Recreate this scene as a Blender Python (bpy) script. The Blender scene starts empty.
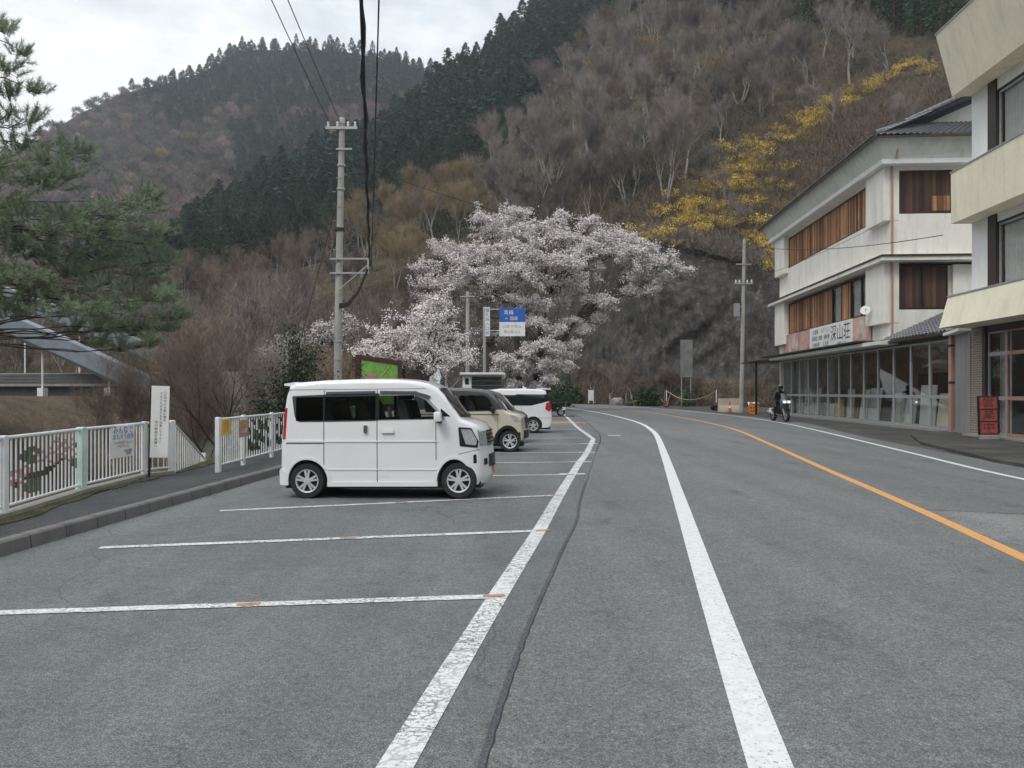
import bpy, bmesh, math, random
import numpy as np
from mathutils import Vector, Matrix, Euler
R = math.radians
PI = math.pi
C = bpy.context.scene.collection
F, HY, H = 750.0, 392.0, 1.7
def G(px, py):
    Y = F*H/(py-HY); return ((px-512)/F*Y, Y)
def P(px, py, Y):
    return Vector(((px-512)/F*Y, Y, H+(HY-py)/F*Y))

# ------------------------------------------------------------------ materials
def nt(name):
    m = bpy.data.materials.new(name); m.use_nodes = True
    t = m.node_tree; b = t.nodes['Principled BSDF']
    return m, t, b
def N(t, kind, **kw):
    n = t.nodes.new(kind)
    for k, v in kw.items():
        if k in n.inputs: n.inputs[k].default_value = v
        else: setattr(n, k, v)
    return n
def noise(t, scale, detail=4, rough=0.55, vec=None):
    n = N(t, 'ShaderNodeTexNoise'); n.inputs['Scale'].default_value = scale
    n.inputs['Detail'].default_value = detail; n.inputs['Roughness'].default_value = rough
    if vec is not None: t.links.new(vec, n.inputs['Vector'])
    return n.outputs['Fac']
def ramp(t, fac, stops):
    r = N(t, 'ShaderNodeValToRGB'); e = r.color_ramp.elements
    while len(e) < len(stops): e.new(0.5)
    for i, (p, c) in enumerate(stops):
        e[i].position = p; e[i].color = (c[0], c[1], c[2], 1) if not isinstance(c, (int, float)) else (c, c, c, 1)
    t.links.new(fac, r.inputs[0]); return r.outputs['Color']
def mix(t, fac, a, b, mode='MIX'):
    n = N(t, 'ShaderNodeMix', data_type='RGBA', blend_type=mode)
    for s, v in ((n.inputs[0], fac), (n.inputs[6], a), (n.inputs[7], b)):
        if isinstance(v, (int, float)): s.default_value = v
        elif isinstance(v, (tuple, list)): s.default_value = (v[0], v[1], v[2], 1)
        else: t.links.new(v, s)
    return n.outputs[2]
def geo(t): return N(t, 'ShaderNodeNewGeometry').outputs['Position']
def obj_co(t): return N(t, 'ShaderNodeTexCoord').outputs['Object']
def stretch(t, vec, s):
    m = N(t, 'ShaderNodeMapping'); m.inputs['Scale'].default_value = s
    t.links.new(vec, m.inputs['Vector']); return m.outputs[0]
def bump(t, b, h, strength, dist=0.01):
    n = N(t, 'ShaderNodeBump'); n.inputs['Strength'].default_value = strength
    n.inputs['Distance'].default_value = dist
    t.links.new(h, n.inputs['Height']); t.links.new(n.outputs[0], b.inputs['Normal'])
def M(name, col, rough=0.6, metal=0.0, var=0.12, scale=3.0, coat=0.0, spec=None, bmp=0.0, emit=None):
    m, t, b = nt(name)
    b.inputs['Roughness'].default_value = rough; b.inputs['Metallic'].default_value = metal
    if coat: b.inputs['Coat Weight'].default_value = coat; b.inputs['Coat Roughness'].default_value = 0.05
    if spec is not None: b.inputs['Specular IOR Level'].default_value = spec
    f = noise(t, scale, 5, 0.6, geo(t))
    c = ramp(t, f, [(0.3, [x*(1-var) for x in col]), (0.7, [min(1, x*(1+var)) for x in col])])
    t.links.new(c, b.inputs['Base Color'])
    if bmp: bump(t, b, noise(t, scale*12, 3, 0.6, geo(t)), bmp, 0.01)
    if emit: b.inputs['Emission Color'].default_value = (*emit[:3], 1); b.inputs['Emission Strength'].default_value = emit[3]
    return m
def M_asphalt(name, base, blotch=0.12, agg=1.0, crack=False):
    m, t, b = nt(name); g = geo(t); b.inputs['Roughness'].default_value = 0.88
    b.inputs['Specular IOR Level'].default_value = 0.35
    f1 = noise(t, 105, 3, 0.8, g); f2 = noise(t, 0.55, 6, 0.62, g); f3 = noise(t, 28, 3, 0.6, g)
    c = ramp(t, f1, [(0.36, [x*(1-.55*agg) for x in base]), (0.5, base), (0.64, [x*(1+1.1*agg) for x in base])])
    c = mix(t, 1.0, c, ramp(t, f2, [(0.3, 1-blotch), (0.72, 1+blotch)]), 'MULTIPLY')
    c = mix(t, 1.0, c, ramp(t, f3, [(0.3, 0.74), (0.7, 1.24)]), 'MULTIPLY')
    c = mix(t, 1.0, c, ramp(t, noise(t, 7, 4, .7, g), [(0.32, .86), (0.68, 1.13)]), 'MULTIPLY')
    f4 = noise(t, 1.1, 5, .7, stretch(t, g, (1, .6, 1)))
    c = mix(t, 1.0, c, ramp(t, f4, [(0.30, .68), (0.42, .97), (0.60, 1.0), (.72, 1.12)]), 'MULTIPLY')
    # worn tyre tracks / long streaks
    s = noise(t, 1.0, 3, 0.5, stretch(t, g, (1.3, 0.05, 1)))
    c = mix(t, 1.0, c, ramp(t, s, [(0.35, 0.9), (0.65, 1.08)]), 'MULTIPLY')
    # pale bits of stone
    v = N(t, 'ShaderNodeTexVoronoi'); v.inputs['Scale'].default_value = 38; t.links.new(g, v.inputs['Vector'])
    c = mix(t, ramp(t, v.outputs['Distance'], [(0.10, 0.6), (0.17, 0.0)]), c, [x*2.2 for x in base])
    if crack:
        w = N(t, 'ShaderNodeTexVoronoi', feature='DISTANCE_TO_EDGE'); w.inputs['Scale'].default_value = 0.42
        d = N(t, 'ShaderNodeTexNoise'); d.inputs['Scale'].default_value = 1.6; d.inputs['Detail'].default_value = 6; t.links.new(g, d.inputs['Vector'])
        t.links.new(mix(t, 0.28, g, d.outputs['Color'], 'ADD'), w.inputs['Vector'])
        line = ramp(t, w.outputs['Distance'], [(0.001, .6), (0.004, 0)])
        gate = ramp(t, noise(t, 0.35, 2, 0.5, g), [(0.5, 0), (0.56, 1)])
        c = mix(t, mix(t, 1.0, line, gate, 'MULTIPLY'), c, [x*.35 for x in base])
    t.links.new(c, b.inputs['Base Color'])
    bump(t, b, f1, 0.6, 0.006)
    return m
def M_paint(name, col, under, wear=0.5, sc=9, cross=True):
    """road paint, cracked and worn through to the asphalt"""
    m, t, b = nt(name); g = geo(t); b.inputs['Roughness'].default_value = 0.75
    d = N(t, 'ShaderNodeTexNoise'); d.inputs['Scale'].default_value = 5; d.inputs['Detail'].default_value = 6; t.links.new(g, d.inputs['Vector'])
    wv = N(t, 'ShaderNodeTexVoronoi', feature='DISTANCE_TO_EDGE'); wv.inputs['Scale'].default_value = sc
    t.links.new(mix(t, 0.10, stretch(t, g, (0.45, 1.2, 1)), d.outputs['Color'], 'ADD'), wv.inputs['Vector'])
    cr = ramp(t, wv.outputs['Distance'], [(0.006*wear*2, 1), (0.03*wear*2, 0)])
    chips = ramp(t, noise(t, 38, 5, 0.75, g), [(0.60-0.10*wear, 0), (0.68-0.10*wear, 1)])
    fac = mix(t, 1.0, cr if cross else chips, chips, 'LIGHTEN')
    fac = mix(t, 1.0, fac, ramp(t, noise(t, 1.3, 3, 0.5, g), [(0.3, 0.35), (0.6, 1.0)]), 'MULTIPLY')
    pc = ramp(t, noise(t, 14, 5, 0.6, g), [(0.3, [x*.82 for x in col]), (0.7, col)])
    t.links.new(mix(t, fac, pc, under), b.inputs['Base Color'])
    return m
def M_wall(name, col, stain=0.35, rough=0.85):
    """painted render with vertical rain streaks and grime"""
    m, t, b = nt(name); g = obj_co(t); b.inputs['Roughness'].default_value = rough
    f = noise(t, 1.2, 6, 0.65, stretch(t, g, (2.2, 2.2, 0.28)))
    f2 = noise(t, 0.5, 5, 0.6, g); f3 = noise(t, 9, 5, 0.7, g)
    dark = (col[0]*.45, col[1]*.44, col[2]*.40)
    c = mix(t, ramp(t, f, [(0.48, 0), (0.80, stain)]), col, dark)
    c = mix(t, 1.0, c, ramp(t, f2, [(0.3, .90), (0.7, 1.05)]), 'MULTIPLY')
    c = mix(t, 1.0, c, ramp(t, f3, [(0.3, .95), (0.7, 1.04)]), 'MULTIPLY')
    t.links.new(c, b.inputs['Base Color']); bump(t, b, f3, 0.15, 0.01)
    return m
def M_wood(name, a, bcol, along='z', w=0.16):
    """vertical weathered boards"""
    m, t, b = nt(name); g = obj_co(t); b.inputs['Roughness'].default_value = 0.8
    sp = N(t, 'ShaderNodeSeparateXYZ'); t.links.new(g, sp.inputs[0]); ad = N(t, 'ShaderNodeMath', operation='ADD'); t.links.new(sp.outputs[0], ad.inputs[0]); t.links.new(sp.outputs[1], ad.inputs[1])
    mu = N(t, 'ShaderNodeMath', operation='MULTIPLY'); t.links.new(ad.outputs[0], mu.inputs[0]); mu.inputs[1].default_value = 1/w
    fl0 = N(t, 'ShaderNodeMath', operation='FLOOR'); t.links.new(mu.outputs[0], fl0.inputs[0]); wn = N(t, 'ShaderNodeTexWhiteNoise', noise_dimensions='1D'); t.links.new(fl0.outputs[0], wn.inputs['W'])
    fr0 = N(t, 'ShaderNodeMath', operation='FRACT'); t.links.new(mu.outputs[0], fr0.inputs[0])
    f = wn.outputs['Value']
    f2 = noise(t, 1, 6, 0.7, stretch(t, g, (22, 22, 0.8)))
    f3 = noise(t, 0.9, 4, 0.6, stretch(t, g, (1, 1, 0.8)))
    c = ramp(t, f, [(0.05, a), (0.5, [(p+q)/2 for p, q in zip(a, bcol)]), (0.95, bcol)])
    c = mix(t, 1.0, c, ramp(t, fr0.outputs[0], [(0.0, .25), (0.08, 1.0)]), 'MULTIPLY')
    c = mix(t, 1.0, c, ramp(t, f2, [(0.3, .6), (0.7, 1.25)]), 'MULTIPLY')
    c = mix(t, 1.0, c, ramp(t, f3, [(0.3, .7), (0.6, 1.1)]), 'MULTIPLY')
    t.links.new(c, b.inputs['Base Color'])
    return m
def M_foliage(name, c1, c2, trans=0.0, rough=0.7, scale=0.6):
    m, t, b = nt(name); b.inputs['Roughness'].default_value = rough
    b.inputs['Specular IOR Level'].default_value = 0.25
    f = noise(t, scale, 3, 0.6, geo(t))
    c = ramp(t, f, [(0.32, c1), (0.68, c2)])
    oi = N(t, 'ShaderNodeObjectInfo').outputs['Random']
    c = mix(t, 1.0, c, ramp(t, oi, [(0, .62), (1, 1.45)]), 'MULTIPLY')
    t.links.new(c, b.inputs['Base Color'])
    return m
def M_attr(name, rough=0.8):
    m, t, b = nt(name); b.inputs['Roughness'].default_value = rough
    b.inputs['Specular IOR Level'].default_value = 0.2
    a = N(t, 'ShaderNodeAttribute', attribute_name='tint')
    c = mix(t, 1.0, a.outputs['Color'], ramp(t, noise(t, 0.35, 3, 0.6, geo(t)), [(0.3, .75), (0.7, 1.25)]), 'MULTIPLY')
    t.links.new(c, b.inputs['Base Color']); return m
def M_glass(name, tint=(.88, .89, .885), dark=0.0):
    """window glass: fresnel mirror over clear pane"""
    m = bpy.data.materials.new(name); m.use_nodes = True; t = m.node_tree
    t.nodes.clear()
    o = N(t, 'ShaderNodeOutputMaterial'); mx = N(t, 'ShaderNodeMixShader')
    tr = N(t, 'ShaderNodeBsdfTransparent'); tr.inputs[0].default_value = (*tint, 1)
    gl = N(t, 'ShaderNodeBsdfGlossy'); gl.inputs['Roughness'].default_value = 0.02
    lw = N(t, 'ShaderNodeLayerWeight'); lw.inputs[0].default_value = .5; pw = N(t, 'ShaderNodeMath', operation='POWER'); pw.inputs[1].default_value = 4
    t.links.new(lw.outputs['Facing'], pw.inputs[0]); fr = N(t, 'ShaderNodeMath', operation='MULTIPLY_ADD'); fr.inputs[1].default_value = .85; fr.inputs[2].default_value = .05; t.links.new(pw.outputs[0], fr.inputs[0])
    t.links.new(fr.outputs[0], mx.inputs[0]); t.links.new(tr.outputs[0], mx.inputs[1]); t.links.new(gl.outputs[0], mx.inputs[2])
    t.links.new(mx.outputs[0], o.inputs[0]); return m

lot_c = (0.132, 0.141, 0.142); road_c = (0.148, 0.156, 0.156)
MAT = dict(
 lot=M_asphalt('lot_asphalt', lot_c, 0.16, 1.0, True),
 road=M_asphalt('road_asphalt', road_c, 0.07, 0.8),
 dark_asphalt=M_asphalt('dark_asphalt', (.055, .057, .06), 0.25, .8),
 stained=M_asphalt('stained_asphalt', (.07, .068, .064), 0.45, .7),
 seam=M('tar_seam', (.035, .037, .042), .6, var=.3, scale=8),
 conc=M_wall('concrete', (.30, .29, .27), .6), kerb=M_wall('kerb_concrete', (.16, .157, .148), .85),
 wline=M_paint('white_paint', (.74, .76, .76), lot_c, 1.0), wline2=M_paint('white_paint_road', (.74, .76, .76), road_c, .35, 9, False),
 oline=M_paint('orange_paint', (.70, .36, .12), road_c, .25, 9, False), rust=M_paint('orange_mark', (.5, .26, .14), lot_c, .9),
 cream=M_wall('cream_render', (.82, .77, .61), .38), white_wall=M_wall('white_render', (.80, .81, .80), .2),
 inn_wall=M_wall('inn_render', (.82, .80, .735), .5), soffit=M_wall('soffit_board', (.66, .69, .62), .5),
 board=M_wood('orange_boards', (.10, .045, .025), (.56, .29, .13)), dboard=M_wood('dark_boards', (.035, .022, .018), (.14, .07, .045)),
 tile=M('roof_tile', (.17, .175, .19), .32, var=.3, scale=6), brown=M('dark_brown_metal', (.045, .032, .028), .45),
 black=M('black_trim', (.012, .012, .013), .4), rubber=M('rubber', (.02, .02, .021), .8, var=.2, scale=20),
 alu=M('aluminium', (.42, .44, .45), .4, .35), grey=M('grey_paint', (.3, .31, .31), .5), galv=M('galvanised', (.42, .43, .43), .5, .5),
 poleconc=M('pole_concrete', (.36, .355, .33), .85, var=.18, scale=1.5, bmp=.1), cable=M('cable', (.022, .022, .024), .6),
 wpaint=M('white_rail_paint', (.74, .76, .77), .5, var=.1, scale=5), mint=M('pale_green_paint', (.52, .68, .64), .5),
 pipe=M('pink_pipe', (.42, .24, .19), .6), glass=M_glass('window_glass'), ink=M('black_ink', (.03, .03, .035), .7), bluink=M('blue_ink', (.05, .12, .42), .7),
 redink=M('red_ink', (.55, .16, .10), .7), greenink=M('green_ink', (.25, .35, .2), .7), paper=M('white_sheet', (.74, .75, .73), .7, var=.06),
 yellow=M('yellow_sheet', (.72, .50, .06), .6), orange=M('orange_plastic', (.75, .22, .03), .5), red=M('red_plastic', (.55, .05, .04), .5),
 carwhite=M('car_white', (.80, .81, .82), .28, var=.02, coat=1.0), carbeige=M('car_beige', (.60, .55, .44), .3, var=.02, coat=1.0),
 cargrey=M('car_grey', (.06, .062, .065), .3, var=.03, coat=1.0), carmaroon=M('car_maroon', (.035, .02, .024), .3, coat=1.0),
 carglass=M('car_glass', (.012, .016, .017), .04, var=.1, spec=.8), clearglass=M_glass('car_clear_glass', (.66, .70, .69)),
 chrome=M('chrome', (.62, .63, .65), .15, .95), lamp=M('lamp_glass', (.55, .57, .6), .1, .4, var=.3, scale=30, coat=1), tail=M('tail_lamp', (.45, .02, .03), .2, coat=1),
 alloy=M('alloy', (.66, .67, .69), .3, .35), seatf=M('seat_fabric', (.05, .05, .052), .9), visor=M('smoked_visor', (.09, .095, .11), .25),
 brick=None, green=M('green_map', (.20, .42, .09), .5, var=.25, scale=4), signbrown=M('sign_frame', (.075, .03, .028), .5),
 skin=M('skin', (.5, .33, .25), .6), lit=M('lit_headlamp', (.9, .9, .9), .3, emit=(1, 1, .97, 3.0)),
 bark=M('dark_bark', (.055, .046, .042), .9, var=.35, scale=5, bmp=.5), palebark=M('pale_bark', (.27, .245, .215), .9, var=.35, scale=3), cedarbark=M('cedar_bark', (.10, .07, .055), .9, var=.3),
 twig=M_foliage('grey_twigs', (.122, .104, .096), (.240, .208, .190)), redtwig=M_foliage('russet_twigs', (.120, .090, .070), (.235, .178, .140)),
 goldtwig=M_foliage('tawny_twigs', (.16, .12, .07), (.25, .19, .11)),
 cedar=M_foliage('cedar_leaves', (.020, .048, .026), (.055, .105, .052)), pine=M_foliage('pine_needles', (.16, .22, .14), (.30, .38, .26), scale=.9),
 bush=M_foliage('evergreen_leaves', (.02, .04, .018), (.06, .10, .04), scale=2), yellowfl=M_foliage('yellow_blossom', (.72, .50, .06), (1.0, .78, .16), scale=.8),
 blossom=M_foliage('white_blossom', (.84, .78, .77), (.94, .90, .895), scale=.8), grass=M_foliage('grass_blades', (.06, .10, .03), (.20, .19, .09), scale=2),
 greybark=M('grey_bark', (.25, .225, .20), .9, var=.35, scale=3), tintglass=M_glass('tinted_car_glass', (.30, .35, .34)), darkbrush=M_foliage('dark_brush', (.045, .038, .03), (.10, .085, .07)), darkscrub=M_foliage('dark_scrub', (.022, .038, .022), (.060, .080, .045)), tarband=M_asphalt('tar_band', (.085, .09, .098), .2, .6),
 dry=M_foliage('dry_brush', (.11, .083, .058), (.22, .17, .115), scale=.4), attr=M_attr('woodland_leaves'),
)
def M_brick():
    m, t, b = nt('brick'); b.inputs['Roughness'].default_value = .85
    br = N(t, 'ShaderNodeTexBrick'); br.inputs['Color1'].default_value = (.17, .13, .11, 1); br.inputs['Color2'].default_value = (.24, .18, .15, 1)
    br.inputs['Mortar'].default_value = (.36, .34, .31, 1); br.inputs['Scale'].default_value = 1.0
    br.inputs['Brick Width'].default_value = .24; br.inputs['Row Height'].default_value = .085; br.inputs['Mortar Size'].default_value = .012
    mp = N(t, 'ShaderNodeMapping'); mp.inputs['Rotation'].default_value = (0, R(90), R(90))
    sep = N(t, 'ShaderNodeSeparateXYZ'); cb = N(t, 'ShaderNodeCombineXYZ'); ad = N(t, 'ShaderNodeMath', operation='ADD')
    t.links.new(obj_co(t), sep.inputs[0]); t.links.new(sep.outputs[0], ad.inputs[0]); t.links.new(sep.outputs[1], ad.inputs[1])
    t.links.new(ad.outputs[0], cb.inputs[0]); t.links.new(sep.outputs[2], cb.inputs[1]); t.links.new(cb.outputs[0], br.inputs['Vector'])
    t.links.new(br.outputs['Color'], b.inputs['Base Color']); return m
MAT['brick'] = M_brick()
def M_ground(name, cols, scale=.25, rough=.95):
    m, t, b = nt(name); g = geo(t); b.inputs['Roughness'].default_value = rough; b.inputs['Specular IOR Level'].default_value = .15
    f = noise(t, scale, 8, .68, g); f2 = noise(t, scale*9, 6, .7, g)
    n = len(cols); c = ramp(t, f, [(0.3+0.4*i/(n-1), x) for i, x in enumerate(cols)])
    c = mix(t, 1.0, c, ramp(t, f2, [(0.3, .55), (0.7, 1.4)]), 'MULTIPLY')
    t.links.new(c, b.inputs['Base Color']); bump(t, b, f2, .8, .3); return m
MAT['hill'] = M_ground('leaf_litter', [(.040, .036, .024), (.080, .064, .042), (.135, .105, .068)])
MAT['bank'] = M_ground('dry_grass_bank', [(.09, .08, .055), (.16, .125, .085), (.22, .175, .12)], .5)
MAT['verge'] = M_ground('verge_soil', [(.07, .08, .035), (.13, .12, .07), (.2, .17, .11)], 2.0)
def M_rock():
    m, t, b = nt('netted_rock'); g = geo(t); b.inputs['Roughness'].default_value = .85
    s = noise(t, 1.0, 10, .78, stretch(t, g, (1, 1, .40))); f2 = noise(t, 2.2, 8, .8, g)
    c = ramp(t, s, [(0.36, (.020, .0185, .018)), (0.50, (.058, .053, .049)), (0.60, (.105, .096, .086)), (.76, (.26, .24, .21))])
    c = mix(t, 1.0, c, ramp(t, f2, [(.36, .55), (.5, 1.0), (.66, 1.6)]), 'MULTIPLY')
    vn = N(t, 'ShaderNodeTexVoronoi', feature='DISTANCE_TO_EDGE'); vn.inputs['Scale'].default_value = .55; t.links.new(mix(t, .35, g, N(t, 'ShaderNodeTexNoise').outputs['Color'], 'ADD'), vn.inputs['Vector'])
    c = mix(t, 1.0, c, ramp(t, vn.outputs['Distance'], [(0, .7), (.05, 1.0)]), 'MULTIPLY')
    t.links.new(c, b.inputs['Base Color']); bump(t, b, f2, .8, .4); return m
MAT['rock'] = M_rock()

# ------------------------------------------------------------------ object helpers
def tag(o, label=None, cat=None, group=None, kind=None):
    if label: o['label'] = label
    if cat: o['category'] = cat
    if group: o['group'] = group
    if kind: o['kind'] = kind
    return o
def thing(name, label, cat, loc=(0, 0, 0), rz=0.0, group=None, rot=None):
    o = bpy.data.objects.new(name, None); C.objects.link(o); o.empty_display_size = .2
    o.location = loc; o.rotation_euler = rot or (0, 0, rz)
    return tag(o, label, cat, group)
def link(name, me, parent=None, label=None):
    o = bpy.data.objects.new(name, me); C.objects.link(o)
    if parent: o.parent = parent
    if label: o['label'] = label
    return o
class MB:
    def __init__(s): s.v = []; s.f = []; s.m = []
    def add(s, vs, fs, mi=0):
        n = len(s.v); s.v += [tuple(p) for p in vs]; s.f += [tuple(i+n for i in f) for f in fs]; s.m += [mi]*len(fs); return s
    def box(s, x0, x1, y0, y1, z0, z1, mi=0, mat=None):
        vs = [Vector((x, y, z)) for x in (x0, x1) for y in (y0, y1) for z in (z0, z1)]
        if mat: vs = [mat @ v for v in vs]
        return s.add(vs, [(0, 1, 3, 2), (4, 6, 7, 5), (0, 4, 5, 1), (2, 3, 7, 6), (0, 2, 6, 4), (1, 5, 7, 3)], mi)
    def tube(s, pts, r, n=8, mi=0, cap=True):
        pts = [Vector(p) for p in pts]; rs = r if isinstance(r, (list, tuple)) else [r]*len(pts)
        vs = []; fs = []; up = None
        for i, p in enumerate(pts):
            d = (pts[min(i+1, len(pts)-1)]-pts[max(i-1, 0)]).normalized()
            a = Vector((0, 0, 1)) if abs(d.z) < .9 else Vector((1, 0, 0))
            if up is not None: a = up
            x = d.cross(a)
            if x.length < 1e-4: x = d.orthogonal()
            x.normalize(); y = x.cross(d).normalized(); up = y
            for k in range(n):
                t = 2*PI*(k+.5)/n; vs.append(p+(x*math.cos(t)+y*math.sin(t))*rs[i])
        for i in range(len(pts)-1):
            for k in range(n):
                a = i*n+k; b = i*n+(k+1) % n; fs.append((a, b, b+n, a+n))
        if cap: fs += [tuple(range(n-1, -1, -1)), tuple(range((len(pts)-1)*n, len(pts)*n))]
        return s.add(vs, fs, mi)
    def prism(s, poly, axis, a0, a1, mi=0):
        """poly in the plane normal to axis; x: (y,z), y: (x,z), z: (x,y)"""
        def mk(u, v, a): return {'x': (a, u, v), 'y': (u, a, v), 'z': (u, v, a)}[axis]
        n = len(poly); vs = [mk(u, v, a0) for u, v in poly]+[mk(u, v, a1) for u, v in poly]
        fs = [tuple(range(n)), tuple(range(2*n-1, n-1, -1))]+[(i, i+n, (i+1) % n+n, (i+1) % n) for i in range(n)]
        return s.add(vs, fs, mi)
    def lathe(s, prof, n=16, axis='z', c=(0, 0, 0), mi=0, cap=True):
        vs = []; fs = []
        for (r, a) in prof:
            for k in range(n):
                t = 2*PI*k/n; u, v = r*math.cos(t), r*math.sin(t)
                p = {'z': (u, v, a), 'y': (u, a, v), 'x': (a, u, v)}[axis]
                vs.append((p[0]+c[0], p[1]+c[1], p[2]+c[2]))
        for i in range(len(prof)-1):
            for k in range(n): a = i*n+k; b = i*n+(k+1) % n; fs.append((a, b, b+n, a+n))
        if cap: fs += [tuple(range(n)), tuple(range((len(prof)-1)*n, len(prof)*n))]
        return s.add(vs, fs, mi)
    def sphere(s, c, r, n=12, mi=0, sc=(1, 1, 1)):
        prof = [(max(1e-4, math.sin(PI*i/(n//2))*r), -math.cos(PI*i/(n//2))*r) for i in range(n//2+1)]
        vs = []; fs = []
        for (q, a) in prof:
            for k in range(n): t = 2*PI*k/n; vs.append((c[0]+q*math.cos(t)*sc[0], c[1]+q*math.sin(t)*sc[1], c[2]+a*sc[2]))
        for i in range(len(prof)-1):
            for k in range(n): x = i*n+k; y = i*n+(k+1) % n; fs.append((x, y, y+n, x+n))
        return s.add(vs, fs, mi)
    def mesh(s, name, mats, smooth=False, bevel=0):
        me = bpy.data.meshes.new(name); me.from_pydata(s.v, [], s.f)
        mats = mats if isinstance(mats, (list, tuple)) else [mats]
        for m in mats: me.materials.append(m)
        me.polygons.foreach_set('material_index', s.m)
        bm = bmesh.new(); bm.from_mesh(me); bmesh.ops.recalc_face_normals(bm, faces=bm.faces)
        if bevel: bmesh.ops.bevel(bm, geom=bm.edges[:], offset=bevel, segments=2, profile=.5, affect='EDGES')
        bm.to_mesh(me); bm.free()
        if smooth:
            me.polygons.foreach_set('use_smooth', [True]*len(me.polygons)); me.set_sharp_from_angle(angle=R(38))
        me.update(); return me
    def build(s, name, mats, parent=None, label=None, smooth=False, bevel=0):
        return link(name, s.mesh(name, mats, smooth, bevel), parent, label)
def struct(o): return tag(o, kind='structure')
def tri_mesh(name, V, T, mat, tint=None):
    """numpy verts (n,3), tris (m,3)"""
    V = np.asarray(V, np.float32); T = np.asarray(T, np.int32)
    me = bpy.data.meshes.new(name); me.vertices.add(len(V)); me.vertices.foreach_set('co', V.ravel())
    k = T.shape[1]
    me.loops.add(T.size); me.loops.foreach_set('vertex_index', T.ravel())
    me.polygons.add(len(T)); me.polygons.foreach_set('loop_start', np.arange(0, T.size, k, dtype=np.int32))
    me.polygons.foreach_set('loop_total', np.full(len(T), k, np.int32))
    me.materials.append(mat)
    if tint is not None:
        a = me.color_attributes.new('tint', 'FLOAT_COLOR', 'POINT')
        a.data.foreach_set('color', np.concatenate([tint, np.ones((len(V), 1))], 1).astype(np.float32).ravel())
    me.update(calc_edges=True); me.validate(); return me
def unit(a): return a/np.maximum(np.linalg.norm(a, axis=-1, keepdims=True), 1e-9)
def slivers(P0, D, L, W, rng):
    """thin triangles from P0 along D"""
    n = len(P0); D = unit(D); A = unit(np.cross(D, rng.normal(size=(n, 3))))
    L = np.broadcast_to(np.asarray(L), (n,))[:, None]; W = np.broadcast_to(np.asarray(W), (n,))[:, None]
    V = np.stack([P0-A*W/2, P0+A*W/2, P0+D*L], 1).reshape(-1, 3)
    return V, np.arange(3*n).reshape(-1, 3)
def leaves(P0, D, L, W, rng):
    """diamond leaves as quads centred on P0"""
    n = len(P0); D = unit(D); A = unit(np.cross(D, rng.normal(size=(n, 3))))
    L = np.broadcast_to(np.asarray(L), (n,))[:, None]; W = np.broadcast_to(np.asarray(W), (n,))[:, None]
    V = np.stack([P0-D*L/2, P0+A*W/2, P0+D*L/2, P0-A*W/2], 1).reshape(-1, 3)
    return V, np.arange(4*n).reshape(-1, 4)
def text_mesh(s, size, align='CENTER'):
    cu = bpy.data.curves.new('t', 'FONT'); cu.body = s; cu.size = size; cu.align_x = align; cu.align_y = 'CENTER'
    cu.offset = 0.0; cu.extrude = 0.0; cu.resolution_u = 2
    o = bpy.data.objects.new('t', cu); C.objects.link(o)
    dg = bpy.context.evaluated_depsgraph_get(); me = bpy.data.meshes.new_from_object(o.evaluated_get(dg))
    bpy.data.objects.remove(o); bpy.data.curves.remove(cu)
    return me
def write(name, s, size, mat, parent, loc, rot, bold=0.0):
    me = text_mesh(s, size); me.name = name; me.materials.clear(); me.materials.append(mat)
    o = link(name, me, parent); o.location = loc; o.rotation_euler = rot; return o
HAZE = 0.00033
# ------------------------------------------------------------------ world, sun, camera
scn = bpy.context.scene
w = bpy.data.worlds.new('World'); scn.world = w; w.use_nodes = True; t = w.node_tree
bg = t.nodes['Background']
sky = N(t, 'ShaderNodeTexSky', sky_type='NISHITA'); sky.sun_disc = False
SUN_EL, SUN_AZ = 52, 215   # azimuth from +Y clockwise
sky.sun_elevation = R(SUN_EL); sky.sun_rotation = R(SUN_AZ); sky.air_density = 1.2; sky.dust_density = 3
tc = N(t, 'ShaderNodeTexCoord').outputs['Generated']
cl = noise(t, 1.7, 7, .56, stretch(t, tc, (1, 1, 2.2)))
cl2 = noise(t, 2.6, 6, .6, stretch(t, tc, (1.1, 1, 2.6)))
cloud = ramp(t, cl2, [(0.36, (5.0, 5.5, 6.1)), (0.49, (7.3, 7.7, 8.0)), (0.60, (9.5, 9.55, 9.6))])
fac = ramp(t, cl, [(0.36, .72), (0.52, .97)])
sz = N(t, 'ShaderNodeSeparateXYZ'); t.links.new(tc, sz.inputs[0])
grad = ramp(t, sz.outputs[2], [(0.0, .50), (0.40, .92), (1.0, 1.0)])     # overcast: zenith brighter than horizon
cloud = mix(t, 1.0, cloud, grad, 'MULTIPLY')
t.links.new(mix(t, fac, sky.outputs[0], cloud), bg.inputs['Color'])
bg.inputs['Strength'].default_value = 0.125
sl = bpy.data.lights.new('sun', 'SUN'); sl.energy = 1.2; sl.angle = R(20); sl.color = (1, .96, .9)
so = bpy.data.objects.new('sun', sl); C.objects.link(so)
so.rotation_euler = (R(90-SUN_EL), 0, -R(SUN_AZ-180))
cd = bpy.data.cameras.new('camera'); co = bpy.data.objects.new('camera', cd); C.objects.link(co)
co.location = (0, 0, H); co.rotation_euler = (R(90), 0, 0); cd.sensor_width = 36; cd.lens = F/1024*36
cd.shift_y = (HY-384)/1024; cd.clip_end = 3000; cd.clip_start = .05; scn.camera = co
vs_ = scn.view_settings; vs_.view_transform = 'Standard'; vs_.look = 'None'; vs_.exposure = 0.32; vs_.gamma = 1; vs_.use_curve_mapping = False
scn.cycles.max_bounces = 6; scn.cycles.transparent_max_bounces = 12; scn.cycles.use_denoising = True
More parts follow.
